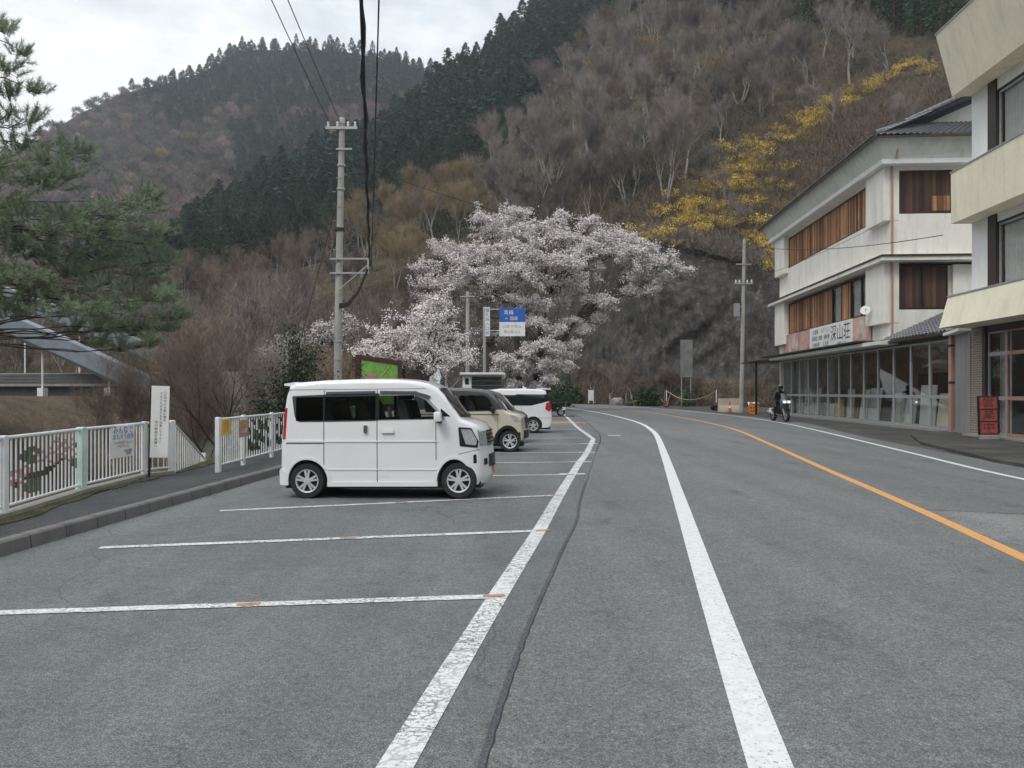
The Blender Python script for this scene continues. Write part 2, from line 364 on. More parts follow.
scn.cycles.volume_bounces = 0; scn.cycles.diffuse_bounces = 3; scn.cycles.glossy_bounces = 3

# ------------------------------------------------------------------ ground sheets
def cr(pts, n=8):
    """Catmull-Rom through 2D/3D points"""
    pts = [np.array(p, float) for p in pts]; q = [2*pts[0]-pts[1]]+pts+[2*pts[-1]-pts[-2]]; out = []
    for i in range(1, len(q)-2):
        for k in range(n):
            u = k/n; a, b_, c, d = q[i-1], q[i], q[i+1], q[i+2]
            out.append(.5*((2*b_)+(c-a)*u+(2*a-5*b_+4*c-d)*u*u+(3*b_-a-3*c+d)*u**3))
    out.append(pts[-1]); return out
def strip(name, left, right, z, mat, kind='structure', parent=None):
    """sheet between two polylines of equal count"""
    mb = MB(); n = len(left)
    vs = [(p[0], p[1], z) for p in left]+[(p[0], p[1], z) for p in right]
    mb.add(vs, [(i, i+1, n+i+1, n+i) for i in range(n-1)])
    o = mb.build(name, mat, parent)
    if kind: tag(o, kind=kind)
    return o
def line(name, pts, width, z, mat, n=8, parent=None):
    c = cr(pts, n); L = []; Rr = []
    for i, p in enumerate(c):
        d = c[min(i+1, len(c)-1)]-c[max(i-1, 0)]; d = d/np.linalg.norm(d); nn = np.array((-d[1], d[0]))
        wd = width[0]+(width[1]-width[0])*i/(len(c)-1) if isinstance(width, tuple) else width
        L.append(p+nn*wd/2); Rr.append(p-nn*wd/2)
    return strip(name, L, Rr, z, mat, parent=parent)
Z_LOT, Z_ROAD, Z_SEAM, Z_LINE = 0.0, 0.002, 0.0035, 0.005
kerb = [(-7.2, -25), (-6.0, -8), (-5.62, 0), (-5.28, 7.7), (-5.05, 11.5), (-4.8, 15.2), (-4.45, 20), (-3.9, 27), (-3.2, 35), (-2.2, 45), (-1.2, 55), (-0.2, 64), (0.2, 75), (-1.5, 95), (-6, 115), (-14, 135)]
fen_l = [(-8.6, -25), (-7.2, -8), (-6.4, 0), (-6.42, 7.7), (-6.8, 11.5), (-6.95, 14.2), (-6.7, 20), (-6.6, 27), (-6.4, 35), (-5.6, 45), (-4.6, 55), (-3.6, 64), (-3.2, 75), (-5, 95), (-9.5, 115), (-18, 135)]
kc = cr(kerb); fl = cr(fen_l)
right_edge = [(60, p[1]) for p in kc]
strip('ground', fl, [(75, p[1]-.01) for p in kc], -0.03, MAT['bank'])
lane = [(0.15, -3), (1.17, 3.39), (2.64, 11.8), (4.04, 19.8), (5.6, 29), (6.35, 34.5), (6.9, 40), (7.2, 47), (7.2, 59.6), (6.5, 72.9), (5.3, 87), (2.5, 105), (-2, 122)]
seam = [(-.9, -5), (-.12, 3.39), (.45, 7.4), (.87, 9.9), (1.13, 12.1), (2.35, 21), (3.25, 27.5), (3.7, 33), (4.2, 42), (4.6, 52), (4.6, 62), (4.2, 75), (3.0, 90), (0, 106), (-4.5, 122)]
edge = [(9.0, -3), (9.35, 6), (9.95, 14.5), (11.2, 21.3), (13.4, 32.7), (14.8, 41), (15.6, 50), (15.75, 58), (15.4, 66), (14.2, 83), (11.0, 104), (6.8, 122)]
centre = [(3.4, -3), (4.3, 3), (5.24, 7.68), (5.98, 11.4), (7.05, 17.3), (8.6, 25.5), (10.1, 34), (10.9, 42.5), (11.35, 51), (11.4, 60), (11.0, 70), (10.3, 79.7), (7.2, 103), (3.6, 122)]
lotR = cr(seam, 10)
def resamp(poly, ys):
    a = np.array([(p[0], p[1]) for p in cr(poly, 10)]); return [(np.interp(y, a[:, 1], a[:, 0]), y) for y in ys]
ys = list(np.arange(-20, 122, 1.0))
seam2 = [(-2.5, -25)]+seam; edge2 = [(8, -25)]+edge; kerbp = kerb
strip('parking_lot', resamp(kerbp, ys), [(x+.02, y) for x, y in resamp(seam2, ys)], Z_LOT, MAT['lot'])
strip('road', resamp(seam2, ys), [(x+.75+.5*math.sin(y*.11)**2, y) for x, y in resamp(edge2, ys)], Z_ROAD, MAT['road'])
# newer patch of asphalt on the far lane
pa = [(5.0, -3), (5.0, 4), (5.95, 10.9), (6.6, 13.2)]
strip('shoulder', [(x+.74, y) for x, y in resamp(edge2, ys)], [(42, y) for y in ys], -0.002, MAT['stained'])
sw = [(x+.0025*math.sin(y*19.3)+.0015*math.sin(y*41), y) for x, y in resamp([(-2.5, -25)]+seam, list(np.arange(1, 30, .11)))]
line('tar_seam', [(x+.006*math.sin(y*23), y) for x, y in sw], .008, Z_SEAM, MAT['black'], 1)
line('tar_seam', seam[5:], (.04, .09), Z_SEAM, MAT['tarband'])
line('tar_band', [(x-.022, y) for x, y in sw[:120]], (.042, .03), Z_SEAM-.001, MAT['tarband'], 1)
line('lane_marking', lane, (.205, .20), Z_LINE, MAT['wline2'])
line('centre_line', centre, .17, Z_LINE, MAT['oline'])
line('road_edge_line', edge, .15, Z_LINE, MAT['wline2'])
pe = [(-1.0, -.1), (-.52, 3.46), (-.12, 6.22), (.33, 9.17), (.76, 12.2), (1.23, 15.4), (1.65, 18.2), (2.11, 21.1), (2.93, 27.0)]
line('parking_edge_line', pe, .17, Z_LINE, MAT['wline'])
line('parking_edge_line', [(2.93, 27.0), (3.0, 29.7), (3.15, 36.4), (3.6, 48), (4.0, 59.6)], .16, Z_LINE, MAT['wline'])
for (a, b_) in (((-5.1, 5.62), (-.17, 6.22)), ((-4.49, 8.17), (.34, 9.17)), ((-4.17, 10.71), (.74, 12.32)), ((-4.0, 14.8), (1.17, 15.4)), ((-3.9, 17.6), (1.58, 18.2)), ((-3.3, 20.5), (2.05, 21.1)), ((-2.6, 24.0), (2.5, 24.6)), ((-2.4, 27.2), (2.6, 27.7)), ((-1.8, 33.5), (2.9, 33.9)), ((-1.2, 38.5), (3.1, 38.8)), ((-1, 44), (3.3, 44.2))):
    line('parking_bay_line', [a, ((a[0]+b_[0])/2, (a[1]+b_[1])/2), b_], .125 if b_[1] < 10 else .11, Z_LINE+.0015, MAT['wline'])
for (x, y) in ((-.15, 6.24), (-2.1, 5.99), (.38, 9.19), (-1.9, 8.71), (.75, 12.33), (-1.7, 11.53), (1.2, 15.4)):
    line('bay_corner_mark', [(x-.09, y-.02), (x, y-.005), (x+.09, y+.01)], .075, Z_LINE+.003, MAT['rust'])
for (x, y) in ((1.65, 18.2), (2.11, 21.1), (2.5, 24.6), (1.23, 15.5)):
    line('bay_corner_mark', [(x-.25, y-.02), (x, y), (x+.28, y+.02)], .22, Z_LINE+.003, MAT['wline'])
line('orange_zone_paint', [(1.5, 41.5), (2.7, 41.8), (3.8, 42.3)], 2.6, Z_LINE-.002, MAT['rust'])
line('lane_dash', [(3.75, 29.3), (4.0, 29.3), (4.25, 29.3)], .28, Z_LINE, MAT['wline2'])
# worn edge of the resurfaced near carriageway
strip('resurfaced_patch', [(5.9, 10.75), (6.6, 10.6), (8.0, 9.9), (9.3, 9.2)], [(5.55, 8.6), (6.3, 6.5), (7.6, 4.5), (9.3, 3.0)], Z_ROAD+.0015, M_asphalt('patch_asphalt', (.19, .195, .193), .1, .9))
line('patch_joint', [(5.88, 10.82), (7.0, 10.45), (8.2, 9.85), (9.5, 9.1)], .025, Z_ROAD+.0025, MAT['seam'])

# pavement left: kerb + raised footway
mb = MB(); n = len(kc)
inner = [np.array(p)+np.array((-.16, 0)) for p in kc]
ztop = .15
rng = np.random.default_rng(3)
vs = []
for p, q in zip(kc, inner):
    vs += [(p[0], p[1], -.02), (p[0]-.015, p[1], ztop-.02), (p[0]-.035, p[1], ztop), (q[0], q[1], ztop)]
mb.add(vs, [(4*i+j, 4*i+j+1, 4*i+j+5, 4*i+j+4) for i in range(n-1) for j in range(3)])
struct(mb.build('kerb', MAT['kerb']))
mb = MB()
yk = -5.0
while yk < 60:    # joints between kerb stones
    x = resamp(kerbp, [yk])[0][0]; mb.prism([(x+.002, 0), (x-.013, ztop-.02), (x-.033, ztop+.002), (x-.165, ztop+.002), (x-.165, 0)], 'y', yk, yk+.008); yk += .6
struct(mb.build('kerb_joints', MAT['dark_asphalt']))
strip('pavement_left', [(q[0]+.45, q[1]) for q in fl], inner, ztop-.004, MAT['dark_asphalt'])
strip('verge', [(q[0]-.35, q[1]) for q in fl], [(q[0]+.50+.06*math.sin(i*1.7)+.05*math.sin(i*.53), q[1]) for i, q in enumerate(fl)], ztop+.006, MAT['verge'])
# verge grass tufts (uncountable)
pts = []
for _ in range(2600):
    y = rng.uniform(5.5, 20); x = np.interp(y, [p[1] for p in fl], [p[0] for p in fl])+rng.normal(.25, .16)
    pts.append((x, y, ztop))
pts = np.array(pts); D = rng.normal(size=(len(pts), 3))*.6+(0, 0, 1.0)
V, T = slivers(pts, D, rng.uniform(.03, .09, len(pts)), .008, rng)
tag(link('grass', tri_mesh('grass', V, T, MAT['grass'])), 'short grass and weeds along the foot of the white fence', 'grass', kind='stuff')
# right pavement with low kerb in front of near shop
mb = MB(); mb.prism([(11.6, 18), (13.2, 24.2), (15.2, 28.6), (17.6, 31.0), (18.3, 31.05), (42, 30), (42, -10), (8.9+3, -10), (10.6, 8)], 'z', -.05, .085)
struct(mb.build('pavement_right', MAT['stained']))
mb = MB(); mb.prism([(15.95, 16.0), (16.4, 22.0), (16.75, 27.9), (17.5, 27.9), (18.0, 31.0), (22, 31), (22, 0), (15.2, 0)], 'z', .0, .15)
struct(mb.build('shop_apron', MAT['conc']))

# ------------------------------------------------------------------ hills (lofts between base, shelf and crest lines)
def fbm(x, y, seed=0, oct=5):
    r = np.random.default_rng(seed); out = 0; a = 1; f = 1
    for _ in range(oct):
        k = r.uniform(-1, 1, (6, 2))*f; ph = r.uniform(0, 6.28, 6)
        for j in range(6): out = out+a*np.sin(x*k[j, 0]+y*k[j, 1]+ph[j])/3
        a *= .55; f *= 2
    return out
class Hill:
    """rows: list of [(px, Y, z)] polylines from foot to crest"""
    def __init__(s, rows, amp, seed, freq=.05):
        s.rows = rows; s.amp = amp; s.seed = seed; s.freq = freq
    def at(s, px, v):
        px = np.asarray(px, float); v = np.asarray(v, float); n = len(s.rows)
        Ys = np.stack([np.interp(px, [q[0] for q in r], [q[1] for q in r]) for r in s.rows])
        Zs = np.stack([np.interp(px, [q[0] for q in r], [q[2] for q in r]) for r in s.rows])
        k = np.clip(v*(n-1), 0, n-1-1e-6); i = k.astype(int); f = k-i; j = np.arange(len(px))
        Y = Ys[i, j]*(1-f)+Ys[i+1, j]*f; Z = Zs[i, j]*(1-f)+Zs[i+1, j]*f
        X = (px-512)/F*Y
        env = np.clip(v*3, 0, 1)
        Z = Z+s.amp*env*fbm(X*s.freq, Y*s.freq, s.seed)
        return np.stack([X, Y, Z], 1)
    def mesh(s, name, p0, p1, nu, nv, mat, tail=True):
        pu, vv = np.meshgrid(np.linspace(p0, p1, nu), np.linspace(0, 1, nv)); V = s.at(pu.ravel(), vv.ravel())
        if tail:   # fall away behind the crest
            top = V[-nu:].copy(); top[:, 0] *= 1.35; top[:, 1] *= 1.35; top[:, 2] *= .55; V = np.concatenate([V, top]); nv += 1
        I = np.arange(nu*nv).reshape(nv, nu); Q = np.stack([I[:-1, :-1], I[:-1, 1:], I[1:, 1:], I[1:, :-1]], -1).reshape(-1, 4)
        me = tri_mesh(name, V, Q, mat); me.polygons.foreach_set('use_smooth', [True]*len(me.polygons))
        return struct(link(name, me))
def zz(y, Y, d=0): return H+(HY-y)/F*Y-d
cliff_foot = [(440, 122, 0), (500, 126, 0), (540, 124, 0), (575, 112, 0), (600, 103, 0), (650, 95, 0), (700, 90, 0), (790, 84, 0), (850, 76, 0), (900, 69, 0), (1000, 58, 0), (1150, 50, 0), (1400, 44, 0)]
cliff_top = [(440, 130, zz(365, 130)), (500, 133, zz(330, 133)), (540, 130, zz(300, 130)), (565, 122, zz(280, 122)), (590, 114, zz(262, 114)), (615, 107, zz(250, 107)), (650, 102, zz(240, 102)), (700, 99, zz(247, 99)), (760, 95, zz(262, 95)), (800, 90, 14), (850, 82, 13), (900, 75, 12), (1000, 64, 11), (1400, 50, 10)]
cliff = Hill([cliff_foot, cliff_top], 0, 1)
# cliff with rough relief
def build_cliff():
    nu, nv = 420, 110
    pu, vv = np.meshgrid(np.linspace(441, 1300, nu), np.linspace(0, 1, nv)); V = cliff.at(pu.ravel(), vv.ravel())
    rel = fbm(V[:, 0]*.5, V[:, 2]*.45, 9, 5)*1.1; e = np.sin(np.clip(vv.ravel(), 0, 1)*PI)**.5
    V[:, 1] += rel*e*1.1+e*fbm(V[:, 0]*1.9, V[:, 2]*.9, 15, 4)*.22; V[:, 0] += fbm(V[:, 1]*.6, V[:, 2]*.5, 11, 4)*.5*e
    I = np.arange(nu*nv).reshape(nv, nu); Q = np.stack([I[:-1, :-1], I[:-1, 1:], I[1:, 1:], I[1:, :-1]], -1).reshape(-1, 4)
    me = tri_mesh('rock_cliff', V, Q, MAT['rock']); struct(link('rock_cliff', me))
build_cliff()
near_foot = [(-500, 62, -3), (-100, 66, -3), (0, 66, -2), (100, 68, -1), (200, 75, -2), (300, 84, -2), (400, 112, -1), (440, 129.5, zz(365, 129.5)-.5), (500, 132.5, zz(330, 132.5)-.5), (540, 129.5, zz(300, 129.5)-.5), (565, 121.5, zz(280, 121.5)-.5), (590, 113.5, zz(262, 113.5)-.5), (615, 106.5, zz(250, 106.5)-.5), (650, 101.5, zz(240, 101.5)-.5), (700, 98.5, 20.3), (760, 94.5, 17.5), (800, 89.5, 13.7), (850, 81.5, 12.7), (900, 74.5, 11.7), (1000, 63.5, 10.7), (1400, 49.5, 9.7)]
near_mid = [(-500, 95, 10), (0, 100, 11), (200, 110, 13), (300, 118, 17), (400, 125, 22), (480, 146, 32), (560, 150, 44), (640, 148, 54), (720, 145, 56), (800, 135, 52), (900, 120, 48), (1000, 105, 44), (1400, 90, 40)]
near_crest = [(-500, 150, 20), (0, 150, zz(275, 150, 9)), (150, 150, zz(262, 150, 9)), (250, 155, zz(240, 155, 9)), (349, 160, zz(212, 160, 9)), (379, 165, zz(195, 165, 10)), (409, 172, zz(172, 172, 10)), (450, 182, zz(160, 182, 10)), (499, 200, zz(115, 200, 11)), (538, 212, zz(88, 212, 11)), (557, 222, zz(40, 222, 12)), (592, 235, zz(10, 235, 12)), (640, 245, zz(-30, 245, 12)), (720, 250, zz(-60, 250, 12)), (850, 240, zz(-80, 240)), (1024, 220, zz(-120, 220)), (1400, 200, zz(-140, 200))]
hillN = Hill([near_foot, near_mid, near_crest], 1.1, 5, .06)
hillN.mesh('hillside', -500, 1400, 240, 70, MAT['hill'])
mid_foot = [(60, 175, 20), (150, 180, 26), (330, 185, 28), (450, 205, 42), (560, 235, 80), (700, 262, 130)]
mid_crest = [(60, 260, zz(300, 260, 12)), (150, 280, zz(245, 280, 14)), (180, 290, zz(218, 290, 15)), (206, 295, zz(190, 295, 15)), (258, 305, zz(160, 305, 15)), (300, 315, zz(134, 315, 15)), (357, 330, zz(112, 330, 15)), (409, 345, zz(90, 345, 15)), (445, 355, zz(60, 355, 15)), (490, 360, zz(33, 360, 15)), (521, 360, zz(9, 360, 15)), (560, 360, zz(-20, 360, 15)), (700, 380, zz(-80, 380, 15))]
hillM = Hill([mid_foot, mid_crest], 3, 6, .03)
hillM.mesh('cedar_ridge', 60, 700, 90, 40, MAT['hill'])
far_foot = [(-500, 330, 10), (0, 350, 30), (300, 370, 70), (520, 400, 110)]
far_crest = [(-500, 560, zz(240, 560, 10)), (-100, 580, zz(190, 580, 10)), (0, 590, zz(155, 590, 10)), (50, 600, zz(122, 600, 12)), (90, 600, zz(100, 600, 12)), (130, 600, zz(85, 600, 12)), (165, 610, zz(78, 610, 12)), (200, 620, zz(68, 620, 12)), (240, 650, zz(42, 650, 14)), (300, 650, zz(36, 650, 14)), (350, 650, zz(34, 650, 14)), (400, 650, zz(44, 650, 14)), (440, 650, zz(62, 650, 14)), (520, 650, zz(90, 650, 14))]
hillF = Hill([far_foot, far_crest], 6, 7, .015)
hillF.mesh('mountain', -500, 520, 120, 50, M_ground('mountain_soil', [(.02, .02, .016), (.05, .042, .034), (.075, .062, .05)]))
# gorge: near bank, river bed, far bank
gx = np.linspace(0, 1, 60); gy = np.linspace(-25, 125, 80)
flx = np.interp(gy, [p[1] for p in fl], [p[0] for p in fl])
ds = np.array([-.6, 0, .5, 3, 7, 11, 13, 20, 23, 30, 38, 60, 110]); hs = np.array([-.05, .12, .05, -1.8, -4.8, -7.5, -8, -8, -6.6, -2.6, .8, 5, 12])
V = []
for j, y in enumerate(gy):
    for d in np.interp(gx, np.linspace(0, 1, len(ds)), ds):
        nz = 0 if d < .6 else .35*fbm(np.array([d*.3]), np.array([y*.3]), 12)[0]
        V.append((flx[j]-d, y, np.interp(d, ds, hs)+nz*min(1, d/4)))
I = np.arange(80*60).reshape(80, 60); Q = np.stack([I[:-1, :-1], I[:-1, 1:], I[1:, 1:], I[1:, :-1]], -1).reshape(-1, 4)
me = tri_mesh('riverbank', np.array(V), Q, MAT['bank']); me.polygons.foreach_set('use_smooth', [True]*len(me.polygons)); struct(link('riverbank', me))

# wooded valley side behind the viewpoint
def back_hill():
    nu, nv = 60, 14; V = []
    for j in range(nv):
        for i in range(nu):
            a = R(-205+230*i/(nu-1)); r = 75+ j*11+6*math.sin(i*.9+j); h = -2+(j*11)*.62*(1+.25*math.sin(i*.5))
            V.append((r*math.cos(a)*1.15, -18+r*math.sin(a), h+2*math.sin(i*1.7+j*2.1)))
    I = np.arange(nu*nv).reshape(nv, nu); Q = np.stack([I[:-1, :-1], I[:-1, 1:], I[1:, 1:], I[1:, :-1]], -1).reshape(-1, 4)
    V = np.array(V); keep = (V[:, 1] < -12)
    Q = Q[keep[Q].all(1)]
    me = tri_mesh('valley_side', V, Q, M_ground('wooded_slope', [(.02, .028, .018), (.05, .052, .034), (.09, .08, .06)], .12)); struct(link('valley_side', me))
back_hill()
strip('valley_floor', [(-90, -120), (-90, -25)], [(110, -120), (110, -25)], -.06, MAT['bank'])
# ------------------------------------------------------------------ trees
def grow(rng, p, d, L, r, lvl, maxl, segs, tips, spread, up, nseg=3):
    for k in range(nseg):
        d = (d+Vector(rng.normal(size=3))*.13+Vector((0, 0, up*.12))).normalized()
        q = p+d*(L/nseg); r2 = r*.86
        segs.append((p.copy(), q.copy(), r, r2)); p, r = q, r2
        if lvl >= 1: tips.append((p.copy(), d.copy(), lvl))
        if 0 < lvl < maxl and k < nseg-1 and rng.random() < .6:
            a = Vector(rng.normal(size=3)); a = (a-a.dot(d)*d).normalized(); nd = (d*math.cos(spread*1.2)+a*math.sin(spread*1.2)).normalized()
            grow(rng, p, nd, L*.6, r*.55, lvl+1, maxl, segs, tips, spread, up, nseg)
    if lvl >= maxl: return
    nb = 3 if rng.random() < .55 else 2; a0 = rng.uniform(0, 2*PI); e1 = d.orthogonal().normalized(); e2 = d.cross(e1)
    for k in range(nb):
        t = a0+2*PI*k/nb+rng.uniform(-.5, .5); s = spread*rng.uniform(.6, 1.25)
        nd = (d*math.cos(s)+(e1*math.cos(t)+e2*math.sin(t))*math.sin(s)).normalized()
        grow(rng, p, nd, L*rng.uniform(.62, .85), r*.68, lvl+1, maxl, segs, tips, spread, up, nseg)
def tube_arrays(segs, n):
    V = []; T = []
    for (a, b_, r0, r1) in segs:
        d = (b_-a); 
        if d.length < 1e-6: continue
        d.normalize(); x = d.orthogonal().normalized(); y = d.cross(x); k0 = len(V)
        for (c, r) in ((a, r0), (b_, r1)):
            for k in range(n):
                t = 2*PI*k/n; V.append(tuple(c+(x*math.cos(t)+y*math.sin(t))*r))
        for k in range(n):
            u, v = k0+k, k0+(k+1) % n; T.append((u, v, v+n)); T.append((u, v+n, u+n))
    return np.array(V), np.array(T)
def bare_arrays(seed, h=10, stems=1, spread=.42, up=.9, maxl=4, per_tip=7, tw=(.35, .8), tww=.022, r0=.14, min_r=.012):
    rng = np.random.default_rng(seed); segs = []; tips = []
    for s in range(stems):
        a = rng.uniform(0, 2*PI); ln = .0 if stems == 1 else rng.uniform(.12, .38)
        d = Vector((math.cos(a)*ln, math.sin(a)*ln, 1)).normalized()
        grow(rng, Vector((math.cos(a)*.15*(stems > 1), math.sin(a)*.15*(stems > 1), -.3)), d, h*(.36 if stems == 1 else .42)*rng.uniform(.85, 1.1), r0*(1 if stems == 1 else .7), 0, maxl, segs, tips, spread, up)
    zmax = max(p.z for p, _, _ in tips); k = h/zmax
    segs = [(a*k, b_*k, r_*1.0, q*1.0) for a, b_, r_, q in segs if r_ > min_r]
    TV, TT = tube_arrays(segs, 5)
    P0 = np.array([tuple(p*k) for p, _, l in tips if l >= 2]); D0 = np.array([tuple(d) for _, d, l in tips if l >= 2])
    P1 = np.repeat(P0, per_tip, 0)+rng.normal(size=(len(P0)*per_tip, 3))*.12
    D1 = np.repeat(D0, per_tip, 0)+rng.normal(size=P1.shape)*.55+(0, 0, .35)
    CV, CT = slivers(P1, D1, rng.uniform(*tw, len(P1)), tww, rng)
    return (TV, TT), (CV, CT)
def cedar_arrays(seed, h=16, n=1500, s=(.45, .95), rr=.225):
    rng = np.random.default_rng(seed); t = rng.random(n)**.75; z = h*(.10+.9*t)
    rad = h*rr*(1-t)**.58*(.62+.38*np.abs(np.sin(z*2.1+rng.uniform(0, 6)))); a = rng.uniform(0, 2*PI, n)
    lob = 1+.18*np.sin(3*a+z*.6+seed); k = rng.beta(4, 1.3, n)
    r = rad*k*lob
    P0 = np.stack([r*np.cos(a), r*np.sin(a), z], 1); D = np.stack([np.cos(a), np.sin(a), rng.uniform(-.55, .25, n)], 1)+rng.normal(size=(n, 3))*.35
    L = rng.uniform(*s, n)*(1.1-.5*t); V, T = leaves(P0, D, L, L*.42, rng)
    tv, tt = tube_arrays([(Vector((0, 0, -.5)), Vector((0, 0, h*.5)), h*.016, h*.01), (Vector((0, 0, h*.5)), Vector((0, 0, h*.98)), h*.01, .02)], 6)
    return (tv, tt), (V, T)
def proto(kind, seeds, fn, bark, leaf):
    out = []
    for s in seeds:
        (tv, tt), (cv, ct) = fn(s); out.append((tri_mesh(kind+'_trunk', tv, tt, bark), tri_mesh(kind+'_crown', cv, ct, leaf)))
    return out
def plant(name, label, cat, group, variant, loc, s, rz, tilt=0, part='crown'):
    r = thing(name, label, cat, loc, rz, group); r.scale = s if isinstance(s, (tuple, list)) else (s, s, s)
    r.rotation_euler = (tilt, 0, rz)
    for nm, me in zip(('trunk', part), variant): link(nm, me, r)
    return r
bareG = proto('grey', range(6), lambda s: bare_arrays(s+10, 10, 1+(s % 3), .38, 1.0, 4, 5, (.4, 1.1), .030, .24, .016), MAT['palebark'], MAT['twig'])
bareR = proto('russet', range(5), lambda s: bare_arrays(s+30, 9, 1+(s % 3), .46, .8, 4, 5, (.35, .9), .028, .19, .014), MAT['palebark'], MAT['redtwig'])
bareT = proto('tawny', range(2), lambda s: bare_arrays(s+50, 9, 2, .46, .7, 4, 9, (.3, .6), .024), MAT['palebark'], MAT['goldtwig'])
cedars = proto('cedar', range(5), lambda s: cedar_arrays(s+70, 16, 3000), MAT['cedarbark'], MAT['cedar'])

def proj(p): return 512+F*p[:, 0]/p[:, 1], HY-F*(p[:, 2]-H)/p[:, 1]
def scatter(hill, rng, p0, p1, n, dmin, v0=0.02, v1=1.0):
    px = rng.uniform(p0, p1, n*6); v = rng.uniform(v0, v1, n*6); pts = hill.at(px, v); keep = []; grid = {}
    for i, p in enumerate(pts):
        c = (int(p[0]//dmin), int(p[1]//dmin)); ok = True
        for a in (-1, 0, 1):
            for b_ in (-1, 0, 1):
                for q in grid.get((c[0]+a, c[1]+b_), ()):
                    if (q[0]-p[0])**2+(q[1]-p[1])**2 < dmin*dmin: ok = False
        if ok: grid.setdefault(c, []).append(p); keep.append(i)
        if len(keep) >= n: break
    keep = np.array(keep); return pts[keep], v[keep]
class Mass:
    """many far trees of one wood, merged"""
    def __init__(s): s.V = []; s.T = []; s.C = []; s.n = 0
    def add(s, arr, loc, sc, rz, col):
        V, T = arr; c, k = math.cos(rz), math.sin(rz); sx, sz = sc if isinstance(sc, tuple) else (sc, sc)
        W = np.stack([(V[:, 0]*c-V[:, 1]*k)*sx, (V[:, 0]*k+V[:, 1]*c)*sx, V[:, 2]*sz], 1)+loc
        s.V.append(W); s.T.append(T+s.n); s.n += len(W); s.C.append(np.broadcast_to(np.array(col), (len(W), 3)))
    def build(s, name, label, cat):
        me = tri_mesh(name, np.concatenate(s.V), np.concatenate(s.T), MAT['attr'], np.concatenate(s.C))
        return tag(link(name, me), label, cat, kind='stuff')
def q2t(T): return np.concatenate([T[:, [0, 1, 2]], T[:, [0, 2, 3]]]) if T.shape[1] == 4 else T
rng = np.random.default_rng(77)
# low-detail crowns for the far woods
def puff(seed, n=230, r=4.3, h=9.5, L=(1.1, 2.6), W=.38):
    g = np.random.default_rng(seed); d = unit(g.normal(size=(n, 3))); d[:, 2] = np.abs(d[:, 2]); k = g.uniform(.25, 1, n)[:, None]**.5
    P0 = d*k*(r*.7, r*.7, h*.45)+(0, 0, h*.35); return slivers(P0, d+g.normal(size=d.shape)*.35+(0, 0, .7), g.uniform(*L, n), W, g)
def stems_(seed, h=6, n=3):
    g = np.random.default_rng(seed); return tube_arrays([(Vector((0, 0, -1)), Vector((g.normal()*.9, g.normal()*.9, h)), .13, .05) for _ in range(n)], 3)
puffs = [puff(s) for s in range(4)]; stemv = [stems_(s) for s in range(3)]
lowcedar = []
for s_ in range(4):
    (tv, tt), (cv, ct) = cedar_arrays(s_+90, 16, 330, (1.3, 2.6), .25); lowcedar.append((cv, q2t(ct)))
def csplit(px): return None
fw = Mass(); fc = Mass()
pts, v = scatter(hillF, rng, -420, 520, 2600, 6.2, .05, 1.0)
gpx, gpy = proj(pts); clump = fbm(pts[:, 0]*.02, pts[:, 1]*.02, 21, 4); hue = fbm(pts[:, 0]*.03, pts[:, 1]*.03, 22, 3)
for i, p in enumerate(pts):
    x, y = gpx[i], gpy[i]
    ced = (x > 205 and y < 100+clump[i]*25-(0 if x > 240 else 30)) or (v[i] > .955 and rng.random() < .35) or clump[i] > 1.15 or (230 < x < 330 and y > 118+15*clump[i])
    if ced: fc.add(lowcedar[rng.integers(4)], p, (rng.uniform(.85, 1.3), rng.uniform(.5, .95)), rng.uniform(0, 6), np.array((.026, .058, .036))*rng.uniform(.7, 1.35))
    else:
        base = np.array((.175, .118, .100)) if hue[i] > 0 else np.array((.145, .120, .095))
        if rng.random() < .06: base = np.array((.26, .20, .09))
        if rng.random() < .12: base = np.array((.06, .075, .055))
        if rng.random() < .10: base = np.array((.25, .18, .17))
        fw.add(puffs[rng.integers(4)], p, (rng.uniform(.9, 1.5), rng.uniform(.8, 1.2)), rng.uniform(0, 6), base*rng.uniform(.55, 1.55))
fw.build('bare_wood', 'distant bare brown woodland covering the far mountain', 'woodland')
# cedar ridge
pts, v = scatter(hillM, rng, 70, 680, 2000, 4.2, .0, 1.0); gpx, gpy = proj(pts)
d = np.linalg.norm(pts, axis=1); order = np.argsort(d)
rank = np.empty(len(pts), int)
# individuals: those that stand in front (visible), nearest first; skip those hidden behind the near hill crest
crx = [q[0] for q in near_crest]; cry = [proj(np.array([[ (q[0]-512)/F*q[1], q[1], q[2]]]))[1][0] for q in near_crest]
vis = (gpy-16*F/pts[:, 1]) < np.interp(gpx, crx, cry)-2
patch = fbm(pts[:, 0]*.05, pts[:, 1]*.05, 41, 4); fw2 = Mass()
n_ind = 0; c_lab = 'dark green cedar standing among the cedars on the steep middle ridge'
for i in order:
    p = pts[i]; s = rng.uniform(.8, 1.2)
    if not vis[i]: continue
    if patch[i] > .95 or (rng.random() < .06):
        fw2.add(puffs[rng.integers(4)], p, (rng.uniform(.9, 1.3), rng.uniform(.9, 1.3)), rng.uniform(0, 6), np.array((.17, .135, .115))*rng.uniform(.7, 1.35)); continue
    if n_ind < 225 and gpx[i] < 600:
        plant('cedar_tree', c_lab, 'tree', 'cedars on the middle ridge', cedars[rng.integers(5)], p, (s*rng.uniform(1.0, 1.4), s*rng.uniform(1.0, 1.4), s*rng.uniform(.6, 1.1)), rng.uniform(0, 6)); n_ind += 1
    else:
        fc.add(lowcedar[rng.integers(4)], p, (s*1.15, s), rng.uniform(0, 6), np.array((.030, .066, .038))*rng.uniform(.7, 1.3))
